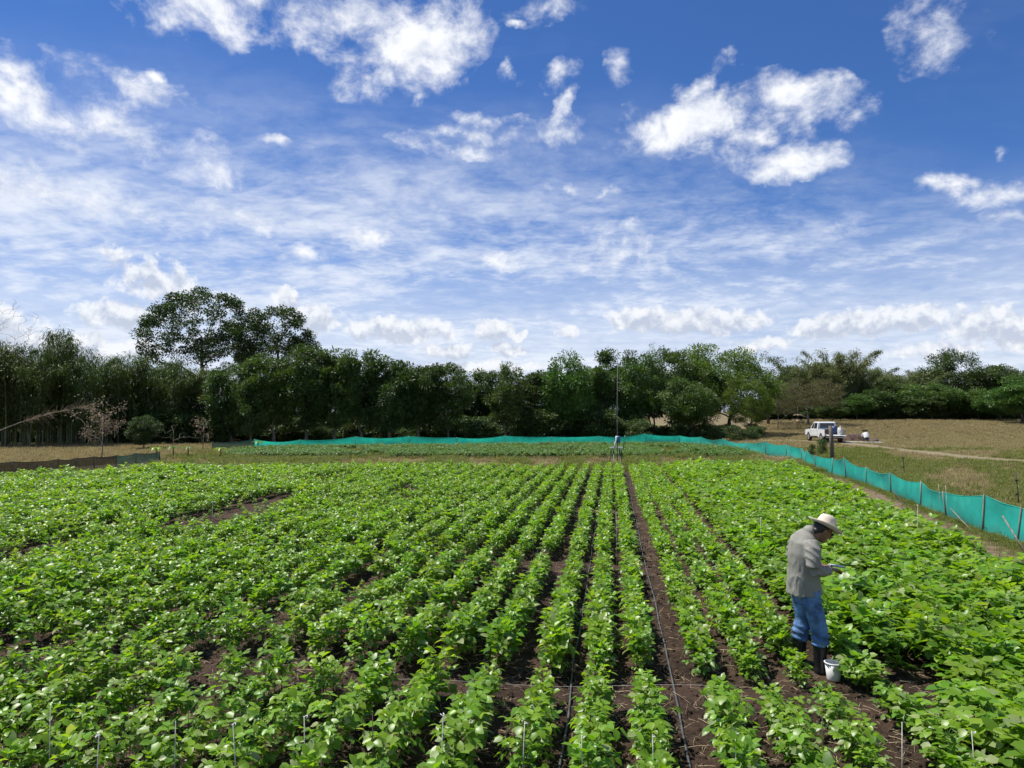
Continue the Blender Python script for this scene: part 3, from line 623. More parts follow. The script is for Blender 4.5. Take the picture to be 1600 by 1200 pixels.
def net_fence(name, pts, hts, netf, postmat, lab, leanmax=.1):
    W = [ground_pt(*p) for p in pts]; o = empty(name, (W[0][0], W[0][1], 0)); ox, oy = W[0]
    base = [np.array((x - ox, y - oy, gz1(x, y) - .06)) for x, y in W]; tops = []
    for i, (b, h) in enumerate(zip(base, hts)):
        top = b + np.array((random.uniform(-leanmax, leanmax), random.uniform(-leanmax, leanmax) * .5, h)); tops.append(top)
        mb = MB(); mb.tube([b - (0, 0, .15), (b + top) / 2 + (.008, -.006, 0), top + (top - b) * .05], [.021, .019, .017], 6); mb.build('post', postmat, o, True)
    for i in range(len(base) - 1):
        nx, nz = 14, 6; V = []; F = []; L = np.linalg.norm(base[i + 1] - base[i]); sag = random.uniform(.012, .055) * min(L, 4) ; ph = random.uniform(0, 6)
        dirv = (base[i + 1] - base[i]) / L; nrm = np.array((-dirv[1], dirv[0], 0.))
        for a in range(nx + 1):
            u = a / nx; gb = base[i] * (1 - u) + base[i + 1] * u; wx, wy = gb[0] + ox, gb[1] + oy; gb[2] = gz1(wx, wy) - .055
            gt = tops[i] * (1 - u) + tops[i + 1] * u; gt[2] -= sag * 4 * u * (1 - u)
            for b in range(nz + 1):
                v = b / nz; bul = (.05 * math.sin(math.pi * u) * math.sin(math.pi * v) + .018 * math.sin(u * 9 + ph + v * 3) * math.sin(math.pi * min(1, u * 1.0))) * (1 if i % 2 else -.6)
                V.append(gb * (1 - v) + gt * v + nrm * (bul + .022))
        for a in range(nx):
            for b in range(nz): k = a * (nz + 1) + b; F.append((k, k + nz + 1, k + nz + 2, k + 1))
        MB().add(V, F).build('net', netf(i), o, True)
        mb = MB(); mb.tube([V[a * (nz + 1) + nz] for a in range(nx + 1)], .011, 5); mb.build('hem', netf(i), o, True)
    return tag(o, lab, 'fence')
hts = [.72 + .09 * math.sin(i * 2.3) + .05 * math.sin(i * 5.1) for i in range(len(FENCE))]; hts[14] = .86; hts[0] = .6
net_fence('netting_fence', FENCE, hts, lambda i: M_NETD if i < 1 else M_TEAL, M_POST, 'teal shade net fence running behind the plot and along the right')
net_fence('netting_fence', [(-110, 28.6), (-40, 29.6), (22, 30.2), (61, 31), (92, 32.2), (122, 33.2), (150, 34.2), (183, 35.4), (215, 37), (252, 38.6)], [.64, .62, .66, .6, .62, .6, .62, .6, .62, .6], lambda i: M_NETD if i >= 7 else M_NETB, M_POSTD, 'black and dark green net fence behind the left crop', .06)
# props and loose sticks at the fence
def stick(p0, p1, r, mat, lab, name='leaning_stick'):
    p0, p1 = np.array(p0), np.array(p1); mb = MB(); mb.tube([p0 * 0, (p1 - p0) * .5 + (0, .01, 0), p1 - p0], [r, r * .95, r * .85], 6); o = mb.build(name, mat, None, True); o.location = p0; return tag(o, lab, 'stick', 'sticks leaning by the fence')
def gp(px, D, z): a, b = ground_pt(px, D); return (a, b, gz1(a, b) - .06 + z)
stick(gp(1596, 14.1, .02), gp(1562, 14.9, .62), .017, M_POST, 'pale stick leaning outward before the rightmost fence span')
stick(gp(1513, 16.6, .02), gp(1481, 17.9, .36), .014, M_POST, 'pale stick lying low against the fence near the stake pair')
stick(gp(1410, 21.0, .02), gp(1392, 23.4, .22), .016, M_POSTD, 'dark prop stick at the foot of the fence, mid right')
stick(gp(1312, 27.2, .02), gp(1300, 30.4, .2), .016, M_POSTD, 'dark prop stick at the fence below the wooden post')
stick(gp(1248, 38.5, .02), gp(1228, 42.2, .35), .02, M_POSTD, 'dark prop stick at the far end of the right fence')
# field posts
def post(px, D, h, r, mat, lab, name='wooden_post', wire=False):
    a, b = ground_pt(px, D); o = empty(name, (a, b, gz1(a, b) - .06)); mb = MB(); mb.tube([(0, 0, -.2), (-.03, 0, h * .5), (-.07, .02, h)], [r, r * .95, r * .9], 9); mb.build('shaft', mat, o, True)
    if wire:
        for z in (.35, .75):
            mb = MB(); mb.tube([(-.05, 0, h * z - .02), (-.05, 0, h * z + .03)], r * 2.6, 6); mb.build('insulator', M_BLACKP, o)
    return tag(o, lab, 'post')
post(1299, 41, 1.95, .12, plain('old_dark_wood', (.12, .10, .08), .9, .25, 14, .6, 40, stretch=(1, 1, .15)), 'thick weathered wooden post in front of the pickup tailgate')
post(1588, 21, 1.0, .016, M_POSTD, 'thin dark rod with two black knobs near the right edge', 'fence_rod', True)
post(1411, 31, 1.0, .016, M_POSTD, 'thin dark rod with black knobs in the pasture right of the pickup', 'fence_rod', True)

# ------------------------------------------------------------------ tall mast with valve manifold
def mast():
    a, b = ground_pt(964, 34.6); o = empty('irrigation_mast', (a, b, gz1(a, b) - .06), YAW); M_STEEL = plain('galvanised_steel', (.40, .41, .40), .5, .12, 20, metal=.5); M_GREY = plain('dull_pipe', (.16, .16, .15), .6, .12, 20); M_BLUE = plain('blue_paint', (.03, .12, .25), .4, .1, 9)
    mb = MB(); mb.tube([(0, 0, -.2), (.01, 0, 3), (.05, 0, 5.75)], [.024, .021, .015], 8); mb.build('mast', M_GREY, o, True)
    mb = MB(); mb.box((-.04, .05, 1.02), (.62, .07, .06)); bevel(mb.build('crossbar', M_WHITE, o), .012)
    mb = MB(); mb.lathe([(0, -.16), (.07, -.16), (.1, -.1), (.1, .1), (.07, .16), (0, .16)], 14, (.045, -.07, 1.42)); mb.build('meter', M_BLUE, o, True)
    mb = MB(); mb.tube([(-.1, 0, 1.03), (-.1, 0, 1.22), (-.03, -.02, 1.36), (-.03, -.02, 1.58)], .05, 8); mb.build('riser', M_WHITE, o, True)
    for x in (-.3, -.18, .12, .22):
        mb = MB(); mb.tube([(x, .0, 1.0), (x, -.01, .7)], .024, 7); f = mb.build('filter', M_BLACKP, o, True)
    mb = MB(); mb.tube([(-.3, 0, .7), (-.32, 0, .45), (-.5, -.02, .25), (-.85, -.05, .05), (-1.2, -.1, .03)], .02, 6); mb.build('supply_hose', M_BLACKP, o, True)
    mb = MB(); mb.tube([(.22, 0, .7), (.21, -.02, .4), (.12, -.03, .15), (.1, -.02, .0)], .02, 6); mb.build('supply_hose', M_BLACKP, o, True)
    for x in (-.16, .1):
        mb = MB(); mb.tube([(x, .05, 1.02), (x, .05, -.1)], .018, 6); mb.build('leg', M_WHITE if x < 0 else M_STEEL, o, True)
    mb = MB(); mb.tube([(.32, .2, .9), (.36, .2, 1.35), (.42, .2, 1.62)], .02, 6); mb.build('side_pipe', plain('green_pipe', (.03, .2, .06), .5), o, True)
    tag(o, 'tall thin mast with white valve crossbar and hoses behind the crop', 'mast')
mast()

# ------------------------------------------------------------------ trees
def leaves(mb, P, D, L, W, lv, rs, droop=.15):
    n = len(P); D = D / (np.linalg.norm(D, axis=1)[:, None] + 1e-9); up = rs.normal(size=(n, 3)) * .55 + np.array((0, 0, 1.)); S = np.cross(D, up); S /= np.linalg.norm(S, axis=1)[:, None] + 1e-9
    L = (L * rs.uniform(.65, 1.25, n))[:, None]; W = (W * rs.uniform(.7, 1.2, n))[:, None]
    mid = P + D * L * .5; tip = P + D * L - np.array((0, 0, 1)) * droop * L
    V = np.stack([P, mid + S * W / 2, tip, mid - S * W / 2], 1).reshape(-1, 3); F = np.arange(4 * n).reshape(-1, 4)
    mb.add(V, F, np.repeat(np.clip(lv, 0, 1), 4))
def skeleton(rs, trunk, r0, targets, bend=.15):
    """trunk polyline plus limbs grown to every target from the nearest limb point below it"""
    mb = MB(); trunk = np.array(trunk, float); m = len(trunk)
    mb.tube(trunk, np.linspace(r0, r0 * .42, m) * np.array([1.35] + [1.] * (m - 1)), 8)
    tt = np.linspace(0, m - 1, m * 3); nodes = [np.array([np.interp(q, range(m), trunk[:, i]) for i in range(3)]) for q in tt if q > (m - 1) * .35]; rad = [r0 * .5] * len(nodes); top = trunk[-1]
    c = trunk[int(m * .5)]
    for t in sorted(targets.tolist(), key=lambda q: np.linalg.norm(np.array(q) - c)):
        t = np.array(t); A = np.array(nodes); dv = t - A; dist = np.linalg.norm(dv, axis=1); cost = dist + np.maximum(0, .35 * dist - dv[:, 2]) * 1.6
        k = int(np.argmin(cost)); a = nodes[k]; ra = max(.012, rad[k] * .72); L = dist[k]
        p1 = a + (t - a) * .38 + rs.normal(0, bend * L * .4, 3) + (0, 0, .06 * L); p2 = a + (t - a) * .72 + rs.normal(0, bend * L * .3, 3)
        rr = np.array([ra, ra * .85, ra * .7, ra * .5]); mb.tube([a, p1, p2, t], rr, 5, False)
        nodes += [p1, p2, t]; rad += [ra * .85, ra * .7, ra * .6]
    return mb
def crown_points(rs, n, c, r, shell=.55, bottom=-1., lump=.25):
    P = []
    dirs = rs.normal(size=(7, 3)); dirs /= np.linalg.norm(dirs, axis=1)[:, None]; amp = rs.uniform(-lump, lump, 7)
    while len(P) < n:
        d = rs.normal(size=3); d /= np.linalg.norm(d); q = shell + (1 - shell) * rs.uniform() ** .5 if rs.uniform() < .75 else rs.uniform(.15, 1)
        k = 1 + (amp * np.maximum(0, dirs @ d) ** 3).sum(); p = d * q * k
        if p[2] < bottom: continue
        P.append(p * np.array(r) + np.array(c))
    return np.array(P)
def broadleaf(name, seed, h, cw, trunk_h, nclus, nleaf, cr, L, W, mat, bark=None, shell=.55, bottom=-1., tr=.16, dirbias=(0, 0, .2), lump=.3, flat=1., cz=None, r0=None):
    rs = np.random.default_rng(seed); zc = (h + trunk_h) / 2 if cz is None else cz; rz = (h - trunk_h) / 2 if cz is None else h - cz
    T = crown_points(rs, nclus, (0, 0, zc), (cw / 2 - cr * .5, cw / 2 - cr * .5, rz - cr * .4), shell, bottom, lump)
    tk = [(0, 0, -.3), (rs.normal(0, .05), rs.normal(0, .05), trunk_h * .5), (rs.normal(0, .15), rs.normal(0, .15), trunk_h), (rs.normal(0, .3), rs.normal(0, .3), trunk_h + (h - trunk_h) * .45)]
    tmb = skeleton(rs, tk, r0 or tr, T); mb = MB()
    for t in T:
        k = int(nleaf * rs.uniform(.6, 1.4)); d = rs.normal(size=(k, 3)); d /= np.linalg.norm(d, axis=1)[:, None]; q = rs.uniform(size=(k, 1)) ** .45
        sz = cr * rs.uniform(.7, 1.25); P = t + d * q * sz * np.array((1, 1, .62 * flat)); out = d + rs.normal(size=(k, 3)) * .5 + np.array(dirbias)
        leaves(mb, P, out, L, W, rs.normal(rs.uniform(.3, .62), .2, k), rs)
    return tmb.mesh('trunk', bark or M_BARK, True), mb.mesh('crown', mat)
def bamboo(seed, h, nculm, spread, mat, lo=.35, dens=230, arch=1., L=.34, W=.05):
    rs = np.random.default_rng(seed); cul = []; mb = MB()
    for k in range(nculm):
        az = rs.uniform(0, 6.28); b = rs.normal(0, spread * .3, 2); hh = h * rs.uniform(.72, 1.0); out = spread * rs.uniform(.4, 1.15) * arch; t = np.linspace(0, 1, 9)
        d = np.array((math.cos(az), math.sin(az))); z = hh * (t - .16 * t ** 4 * arch); rr = out * t ** 2.3
        path = np.stack([b[0] + d[0] * rr, b[1] + d[1] * rr, z - .1], 1); c = MB(); c.tube(path, np.linspace(.045, .012, 9), 5, False); cul.append(c.mesh('culm', M_CULM, True))
        n = int(dens * rs.uniform(.7, 1.3)); u = rs.uniform(lo, 1, n) ** .8; P = np.stack([np.interp(u, t, path[:, i]) for i in range(3)], 1)
        lum = np.sin(u * 23 + rs.uniform(0, 6)) * .35 + .75; off = rs.normal(size=(n, 3)) * (np.array((.55, .55, .32)) * lum[:, None]) * (1.15 - .6 * u[:, None])
        P += off - np.array((0, 0, .12)) * np.linalg.norm(off, axis=1)[:, None]; dd = off + rs.normal(size=(n, 3)) * .25 - np.array((0, 0, .35))
        leaves(mb, P, dd, L, W, rs.normal(rs.uniform(.3, .7), .18, n), rs, .3)
    return cul, mb.mesh('crown', mat)
M_CULM = plain('bamboo_culm', (.15, .17, .075), .6, .3, 3)
M_MANGO = leafmat('mango_leaf', (.030, .066, .015), (.098, .148, .038), .26, .5, .4, (1.4, 1.5, .5), .25, odd=(.13, .075, .04))
M_MANGOG = leafmat('bright_mango_leaf', (.040, .100, .018), (.118, .205, .040), .22, .5, .4, (1.4, 1.5, .5), .15)
M_TALL = leafmat('tall_tree_leaf', (.024, .056, .013), (.068, .118, .026), .26, .45, .4, (1.4, 1.5, .5), .15)
M_ACAC = leafmat('acacia_leaf', (.052, .110, .011), (.13, .20, .020), .3, .5, .35, (1.4, 1.5, .5), .12)
M_DRYAC = leafmat('dry_acacia_leaf', (.07, .075, .032), (.145, .135, .062), .25, .6, .2, (1.2, 1.2, .7), .15)
M_BAMB = leafmat('bamboo_leaf', (.034, .066, .014), (.10, .138, .034), .28, .5, .35, (1.4, 1.5, .5), .2)
M_BAMBL = leafmat('pale_bamboo_leaf', (.075, .105, .036), (.175, .205, .075), .3, .5, .3, (1.3, 1.3, .6), .15)
M_DENSE = leafmat('dense_tree_leaf', (.036, .070, .018), (.10, .148, .040), .26, .45, .4, (1.4, 1.5, .5), .2)
PROTO = {}
for i in range(5): PROTO['mango%d' % i] = (8.5, ) + broadleaf('mango', 20 + i, 8.5, 5.8 + .5 * (i % 3), 1.5, 74, 190, .82, .36, .125, M_MANGO, bark=M_BARKL, tr=.17, shell=.66, lump=.4, cz=4.9)
for i in range(2): PROTO['bright%d' % i] = (8.5, ) + broadleaf('mango', 40 + i, 8.5, 6.8, 1.6, 72, 200, .95, .38, .135, M_MANGOG, tr=.2, lump=.4, cz=5.)
PROTO['tall0'] = (18.5, ) + broadleaf('tall', 50, 18.5, 15.8, 7., 255, 105, .8, .29, .17, M_TALL, tr=.34, shell=.78, bottom=-.35, cz=11.3, lump=.12)
PROTO['tall1'] = (17., ) + broadleaf('tall', 55, 17., 12., 7., 165, 105, .8, .29, .17, M_TALL, tr=.3, shell=.72, bottom=-.45, cz=10.8, lump=.2)
PROTO['acacia'] = (10., ) + broadleaf('acacia', 60, 10., 12.5, 3., 150, 190, 1.15, .24, .13, M_ACAC, tr=.25, shell=.6, bottom=-.75, cz=5.6, flat=.7, lump=.2)
PROTO['dryac'] = (8., ) + broadleaf('dry acacia', 62, 8., 15., 2.2, 150, 130, 1.1, .24, .09, M_DRYAC, bark=M_BARKL, tr=.2, shell=.7, bottom=-.3, cz=4.2, flat=.5, lump=.2)
for i in range(3): PROTO['dense%d' % i] = (13., ) + broadleaf('dense', 70 + i, 13., 13.5 + i, 1.6, 190, 190, 1.25, .42, .17, M_DENSE, tr=.3, shell=.62, cz=6.3, lump=.16)
PROTO['shrub'] = (3., ) + broadleaf('shrub', 80, 3., 3.6, .5, 34, 110, .55, .2, .09, M_MANGO, tr=.08, cz=1.6)
PROTO['sparse'] = (11., ) + broadleaf('sparse', 84, 11., 7., 3.5, 75, 40, .7, .26, .11, M_TALL, tr=.18, shell=.6, bottom=-.6, cz=7., lump=.3)
for i in range(2): PROTO['bambooD%d' % i] = (9., bamboo(90 + i, 9.2, 26, 2.6, M_BAMB, .16, 620, 1.1, .34, .055))
for i in range(2): PROTO['bambooL%d' % i] = (13., bamboo(95 + i, 13.5, 34, 4.6, M_BAMBL, .12, 560, 1., .55, .085))
PROTO['bambooT'] = (9., bamboo(99, 9.4, 30, 2.0, M_BAMB, .2, 480, .8, .34, .055))
TREE_NAMES = {'mango': 'mango_tree', 'bright': 'mango_tree', 'tall': 'rain_tree', 'acacia': 'acacia_tree', 'dryac': 'acacia_tree', 'dense': 'broadleaf_tree', 'shrub': 'shrub', 'sparse': 'broadleaf_tree', 'bamboo': 'bamboo_clump'}
def plant_tree(kind, px, D, ytop, wide, lab, group):
    a, b = ground_pt(px, D); zg = gz1(a, b) - .06; h = CAMH + (HOR - ytop) * D / FPX - zg; pr = PROTO[kind]; k = h / pr[0] * (1.1 if kind.startswith('bamboo') else 1.)
    nm = next(v for q, v in TREE_NAMES.items() if kind.startswith(q)); o = empty(nm, (a, b, zg), random.uniform(0, 6.28) if kind not in ('tall0', 'tall1') else YAW + .3); o.scale = (k * wide, k * wide, k)
    if kind.startswith('bamboo'):
        for c in pr[1][0]: link('culm', c, o)
        link('crown', pr[1][1], o)
    else: link('trunk', pr[1], o); link('crown', pr[2], o)
    tag(o, lab, nm.replace('_clump', '').replace('_', ' ').replace('mango ', '').replace('rain ', '').replace('acacia ', '').replace('broadleaf ', ''), group)
    return o
GL, GO, GM, GR = 'dark thicket on the left', 'orchard trees behind the far fence', 'trees behind the mast', 'trees on the rise at the right'
TREES = [('bambooT', -60, 55, 540, 1.2, 'bamboo clump cut by the left picture edge, outermost', GL), ('bambooT', 12, 56, 532, 1.1, 'bamboo clump with visible pale culms at the left edge', GL), ('bambooD0', 62, 57, 520, .9, 'feathery dark bamboo clump just right of the pale culms', GL), ('bambooT', 95, 58, 512, .8, 'tallest arching bamboo plume of the left thicket', GL),
 ('bambooD1', 128, 58, 534, .95, 'dark bamboo mass behind the brown dry shrub', GL), ('bambooD0', 175, 60, 540, 1., 'dark bamboo mass right of the brown dry shrub', GL), ('bambooD1', 222, 62, 548, 1., 'dark bamboo mass behind the small green tree', GL), ('bambooD0', 272, 62, 545, 1., 'dark bamboo mass below the tall tree left half', GL), ('bambooD1', 318, 64, 556, 1., 'dark bamboo mass below the tall tree trunk', GL),
 ('tall0', 318, 92, 447, 1.05, 'tallest tree with wide open domed crown and dark limbs', 'emergent trees on the left'), ('tall1', 437, 96, 468, 1., 'second tall open crowned tree right of the tallest one', 'emergent trees on the left'),
 ('mango0', 362, 61, 566, 1., 'mango tree at the left end of the orchard row', GO), ('mango3', 392, 60, 582, .8, 'low mango tree, second from the left orchard end', GO), ('mango1', 428, 61, 545, .95, 'reddish topped mango tree below the second tall tree', GO), ('mango2', 478, 62, 541, 1., 'mango tree right of the reddish topped one', GO), ('mango4', 524, 62, 546, .85, 'mango tree, fifth from the left orchard end', GO), ('mango0', 566, 63, 544, .9, 'mango tree with thin top, sixth from the left orchard end', GO), ('mango3', 610, 63, 549, .95, 'mango tree, seventh from the left orchard end', GO), ('mango1', 655, 64, 557, .9, 'mango tree, left neighbour of the bare twig top', GO), ('mango2', 700, 65, 570, .9, 'mango tree with bare twigs standing out behind it', GO), ('mango4', 742, 72, 578, 1., 'lower light green tree in the dip of the skyline', GO), ('mango0', 790, 66, 565, .75, 'narrow dark mango tree right of the skyline dip', GO), ('mango3', 832, 69, 572, .9, 'mango tree between the dip and the mast, left one', GO),
 ('mango2', 505, 72, 560, 1., 'orchard tree of the rear row seen between front mangoes, left', GO), ('mango1', 640, 74, 566, 1.1, 'orchard tree of the rear row seen between front mangoes, right', GO), ('mango4', 415, 72, 560, 1.1, 'orchard tree of the rear row under the second tall tree', GO),
 ('bright0', 882, 68, 553, .85, 'glossy green mango tree left of the mast', GM), ('mango1', 925, 72, 562, .9, 'dark tree directly left of the mast', GM), ('mango4', 958, 76, 547, .9, 'ragged tree directly behind the mast', GM), ('bright1', 990, 72, 556, .8, 'dense dark green tree just right of the mast', GM), ('sparse', 1022, 76, 533, .7, 'tree with a tuft standing above its neighbours right of the mast', GM), ('mango2', 1050, 78, 549, 1., 'broad dark tree behind the low bright mango', GM), ('bright1', 1082, 68, 592, 1.05, 'low rounded bright mango tree before the yellow green tree', GM), ('acacia', 1140, 82, 542, .95, 'large yellow green spreading acacia right of the mast', GM), ('acacia', 1172, 76, 592, .7, 'smaller yellow green acacia under the spreading one', GM), ('bright0', 1100, 86, 556, .9, 'dark tree behind the yellow green acacia', GM), ('mango3', 870, 78, 575, 1.2, 'rear tree in shade left of the mast', GM), ('mango0', 1010, 84, 570, 1.3, 'rear tree in shade right of the mast', GM), ('mango1', 760, 76, 590, 1.3, 'rear tree in shade below the skyline dip', GM),
 ('sparse', 1200, 105, 547, 1., 'thin open tree at the right shoulder of the acacia', GR), ('dense0', 1240, 124, 566, .8, 'dark pointed tree behind the pale bamboo, left', GR), ('bambooL0', 1266, 120, 556, 1.15, 'pale airy bamboo above the pickup, left plume', GR), ('bambooL1', 1306, 120, 541, 1.1, 'pale airy bamboo above the pickup, tallest plume', GR), ('bambooL0', 1346, 122, 560, 1.25, 'pale airy bamboo right of the tallest plume', GR), ('bambooL1', 1390, 126, 574, 1.4, 'pale bamboo in the middle of the right skyline', GR), ('bambooL0', 1432, 128, 572, 1.4, 'pale bamboo left of the big round tree', GR), ('dryac', 1262, 98, 588, .95, 'brownish flat topped acacia behind the pickup', GR), ('dryac', 1215, 92, 606, .6, 'small brownish acacia left of the pickup', GR), ('bright0', 1338, 112, 616, 1.6, 'small round mango tree right above the pickup', GR), ('dense1', 1392, 120, 594, 1.3, 'dark round tree in the middle of the rise edge', GR), ('bright0', 1430, 116, 600, 1.35, 'low mango tree left of the bright leaf patch on the rise', GR), ('bright1', 1480, 114, 600, 1.35, 'low mango tree with light green leaf patch on the rise', GR), ('dense2', 1492, 126, 547, 1.0, 'big round dark tree, highest on the right', GR), ('dense0', 1552, 124, 565, 1.05, 'dark tree right of the big round one', GR), ('dense1', 1596, 126, 580, 1., 'dark tree at the right picture edge behind', GR), ('bambooL1', 1585, 132, 572, .6, 'arching pale plume at the right edge skyline', GR), ('bright0', 1528, 112, 608, 1.7, 'low mango tree left of the right edge one', GR), ('bright0', 1596, 100, 588, 1.5, 'rounded glossy mango tree cut by the right picture edge', GR), ('mango4', 1300, 108, 628, 2.0, 'bush like mango tree low behind the pickup', GR), ('mango0', 1366, 114, 608, 1.9, 'low dark mango tree above the crouching person', GR), ('mango3', 1455, 113, 616, 1.6, 'low dark mango tree between two brighter ones on the rise', GR), ('bright1', 1562, 108, 615, 1.8, 'low dark bush tree on the rise near the right edge', GR)]
for t in TREES: plant_tree(*t)
# shaded undergrowth below the orchard: nobody could count it
P = []; S = []
for _ in range(420):
    px = random.uniform(-60, 1190); D = random.uniform(*( (60, 66) if px < 340 else (66, 84))); a, b = ground_pt(px, D); P.append((a, b, gz1(a, b) - .1)); S.append(random.uniform(.35, 1.15) if px < 1000 else random.uniform(.2, .6))
S = np.array(S); n = len(S)
_ul = library('undergrowth_bush', [PROTO['shrub'][2]])
scatter('undergrowth', P, np.stack([np.zeros(n), np.zeros(n), rng.uniform(0, 6.28, n)], 1), np.stack([S * 1.3, S * 1.3, S], 1), np.zeros(n, int), _ul, 'dark leafy undergrowth in the shade below the orchard trees', 'undergrowth')
P = []; S = []
for _ in range(170):
    px = random.uniform(1190, 1660); D = random.uniform(114, 124); a, b = ground_pt(px, D); P.append((a, b, gz1(a, b) - .1)); S.append(random.uniform(.6, 1.5))
S = np.array(S); n = len(S); scatter('hedge_growth', P, np.stack([np.zeros(n), np.zeros(n), rng.uniform(0, 6.28, n)], 1), np.stack([S * 1.4, S * 1.4, S], 1), np.zeros(n, int), _ul, 'low green growth under the trees along the rise', 'undergrowth')
P = []
for _ in range(90):
    px = random.uniform(1340, 1620); D = random.uniform(70, 104); a, b = ground_pt(px, D); P.append((a, b, gz1(a, b) - .1))
S = rng.uniform(.03, .09, 90); scatter('stubble_weeds', P, np.stack([np.zeros(90), np.zeros(90), rng.uniform(0, 6.28, 90)], 1), np.stack([S * 1.6, S * 1.6, S], 1), np.zeros(90, int), _ul, 'small dark weeds dotted over the brown stubble', 'weeds')

# bare and dry plants
def bare_tree(name, px, D, h, spread, n, seed, lab, r0=.05, mat=None, trunk=.35, cat='tree'):
    rs = np.random.default_rng(seed); T = crown_points(rs, n, (0, 0, h * .62), (spread / 2, spread / 2, h * .4), .5, -.7, .3); a, b = ground_pt(px, D); o = empty(name, (a, b, gz1(a, b) - .06))
    skeleton(rs, [(0, 0, -.2), (.03, 0, h * trunk * .5), (.05, .03, h * trunk), (.06, .0, h * .7)], r0, T, .25).build('branches', mat or M_DEAD, o, True); tag(o, lab, cat); return o, T, rs
bare_tree('bare_tree', -6, 62, 12.6, 7, 260, 5, 'bare leafless tree top at the left picture edge', .12)
bare_tree('bare_tree', 690, 74, 8.1, 4.5, 130, 6, 'bare grey twigs rising behind the orchard', .07)
o, T, rs = bare_tree('dry_shrub', 160, 41, 3.6, 2.9, 46, 7, 'tall dry shrub with brown withered leaves behind the black fence', .05, None, .12, 'shrub')
M_WITH = leafmat('withered_leaf', (.15, .105, .066), (.36, .30, .225), .2, .8, .1, (1.1, 1., .8), .1); mb = MB()
for t in T:
    if t[2] < 1.2 or rs.uniform() < .35: continue
    k = 30; d = rs.normal(size=(k, 3)); leaves(mb, t + d * .13, d + (0, 0, -.4), .14, .06, rs.normal(.4 if t[2] < 2.3 else .85, .15, k), rs)
mb.build('withered_leaves', M_WITH, o)
bare_tree('bare_sapling', 271, 52, 1.9, 2.9, 13, 9, 'pale leafless sapling with upswept twigs in front of the thicket', .03, M_BARKL, .5)
o, T, rs = bare_tree('thin_sapling', 318, 50, 2.5, 1.5, 16, 11, 'thin sapling with few pale leaves left of the orchard', .03, M_BARKL, .5); mb = MB()
for t in T: k = 9; d = rs.normal(size=(k, 3)); leaves(mb, t + d * .1, d, .16, .08, rs.normal(.8, .2, k), rs)
mb.build('sparse_leaves', M_WITH, o)
o = plant_tree('mango2', 226, 52, 650, 1.2, 'small rounded green tree between dry shrub and pale sapling', None)
def leaning_bamboo():
    p0 = np.array((*ground_pt(-60, 38), .75)); p1 = np.array((*ground_pt(138, 42), 3.0)); o = empty('fallen_bamboo', tuple(p0 * (1, 1, 0))); p0, p1 = p0 - p0 * (1, 1, 0), p1 - p0 * (1, 1, 0); t = np.linspace(0, 1, 10)[:, None]
    path = p0 + (p1 - p0) * t + np.array((0, 0, .35)) * np.sin(t * 3.1); path[0] = p0 - (2.5, .5, .9); mb = MB(); mb.tube(path, np.linspace(.034, .01, 10), 6); mb.build('culm', M_DEAD, o, True); rs = np.random.default_rng(3); mb = MB()
    for k in range(150):
        u = rs.uniform(.45, 1.); q = np.array([np.interp(u, np.linspace(0, 1, 10), path[:, i]) for i in range(3)]); d = (p1 - p0) / np.linalg.norm(p1 - p0) * rs.uniform(.2, .8) + rs.normal(size=3) * .5; d /= np.linalg.norm(d); e = q + d * rs.uniform(.2, .75) - (0, 0, rs.uniform(0, .15)); mb.tube([q, (q + e) / 2 + (0, 0, .04), e], [.008, .006, .004], 3, False)
    mb.build('twigs', plain('dry_twig', (.20, .15, .095), .9, .3, 9), o); tag(o, 'dead bamboo pole with dry twigs leaning in from the left', 'bamboo pole')
leaning_bamboo()
def rosette(px, D, h, nl, mat, lab, name='banana_plant', L=.6, W=.16):
    a, b = ground_pt(px, D); o = empty(name, (a, b, gz1(a, b) - .06)); mb = MB(); mb.tube([(0, 0, -.1), (.02, 0, h * .6), (0, 0, h)], [.04, .035, .02], 6); mb.build('stem', M_STEM, o, True); r = random.Random(px)
    for k in range(nl):
        az = k * 2.4 + r.uniform(-.3, .3); V = []; F = []; M = rotm(0, 0, az)
        for i in range(6):
            u = i / 5; w = W * math.sin(math.pi * (.08 + .9 * u)) / 2; x = L * u * .8; z = h * .9 + L * (.55 * u - .75 * u * u); V += [M @ np.array((x, -w, z + w * .3)), M @ np.array((x, 0, z)), M @ np.array((x, w, z + w * .3))]
            if i: q = 3 * i; F += [(q - 3, q - 2, q + 1, q), (q - 2, q - 1, q + 2, q + 1)]
        MB().add(V, F, r.uniform(.3, .9)).build('leaf', mat, o, True)
    tag(o, lab, 'plant', 'young plants along the grass strip'); return o
rosette(246, 40.5, .75, 7, M_SOY, 'young broad leaved plant at the end of the dark green net'); rosette(272, 42.5, .7, 7, M_SOYB, 'young plant below the pale leafless sapling'); rosette(295, 42, .7, 7, M_SOYB, 'young plant right below the thin sapling'); rosette(346, 42, .65, 6, M_SOY, 'young plant by the left end of the teal fence'); rosette(404, 50, .7, 7, M_SOY, 'young plant before the first teal fence span')
o = rosette(1246, 88, 1.5, 9, M_WITH, 'pale yellow leaved sapling left of the pickup', 'yellow_sapling', 1.0, .35)
for z, s in ((1.1, .8), (2., .7)):
    for k in range(5):
        az = k * 1.26 + z; M = rotm(0, 0, az); mb = MB(); mb.add([M @ np.array(q) for q in ((0, 0, z), (.35 * s, -.2, z + .15), (.9 * s, 0, z - .05), (.35 * s, .2, z + .15))], [(0, 1, 2, 3)], .9); mb.build('leaf', M_WITH, o)
mb = MB(); mb.tube([(0, 0, 1.2), (.03, 0, 2.3), (0, 0, 3.1)], [.03, .025, .012], 5); mb.build('upper_stem', M_BARKL, o, True)
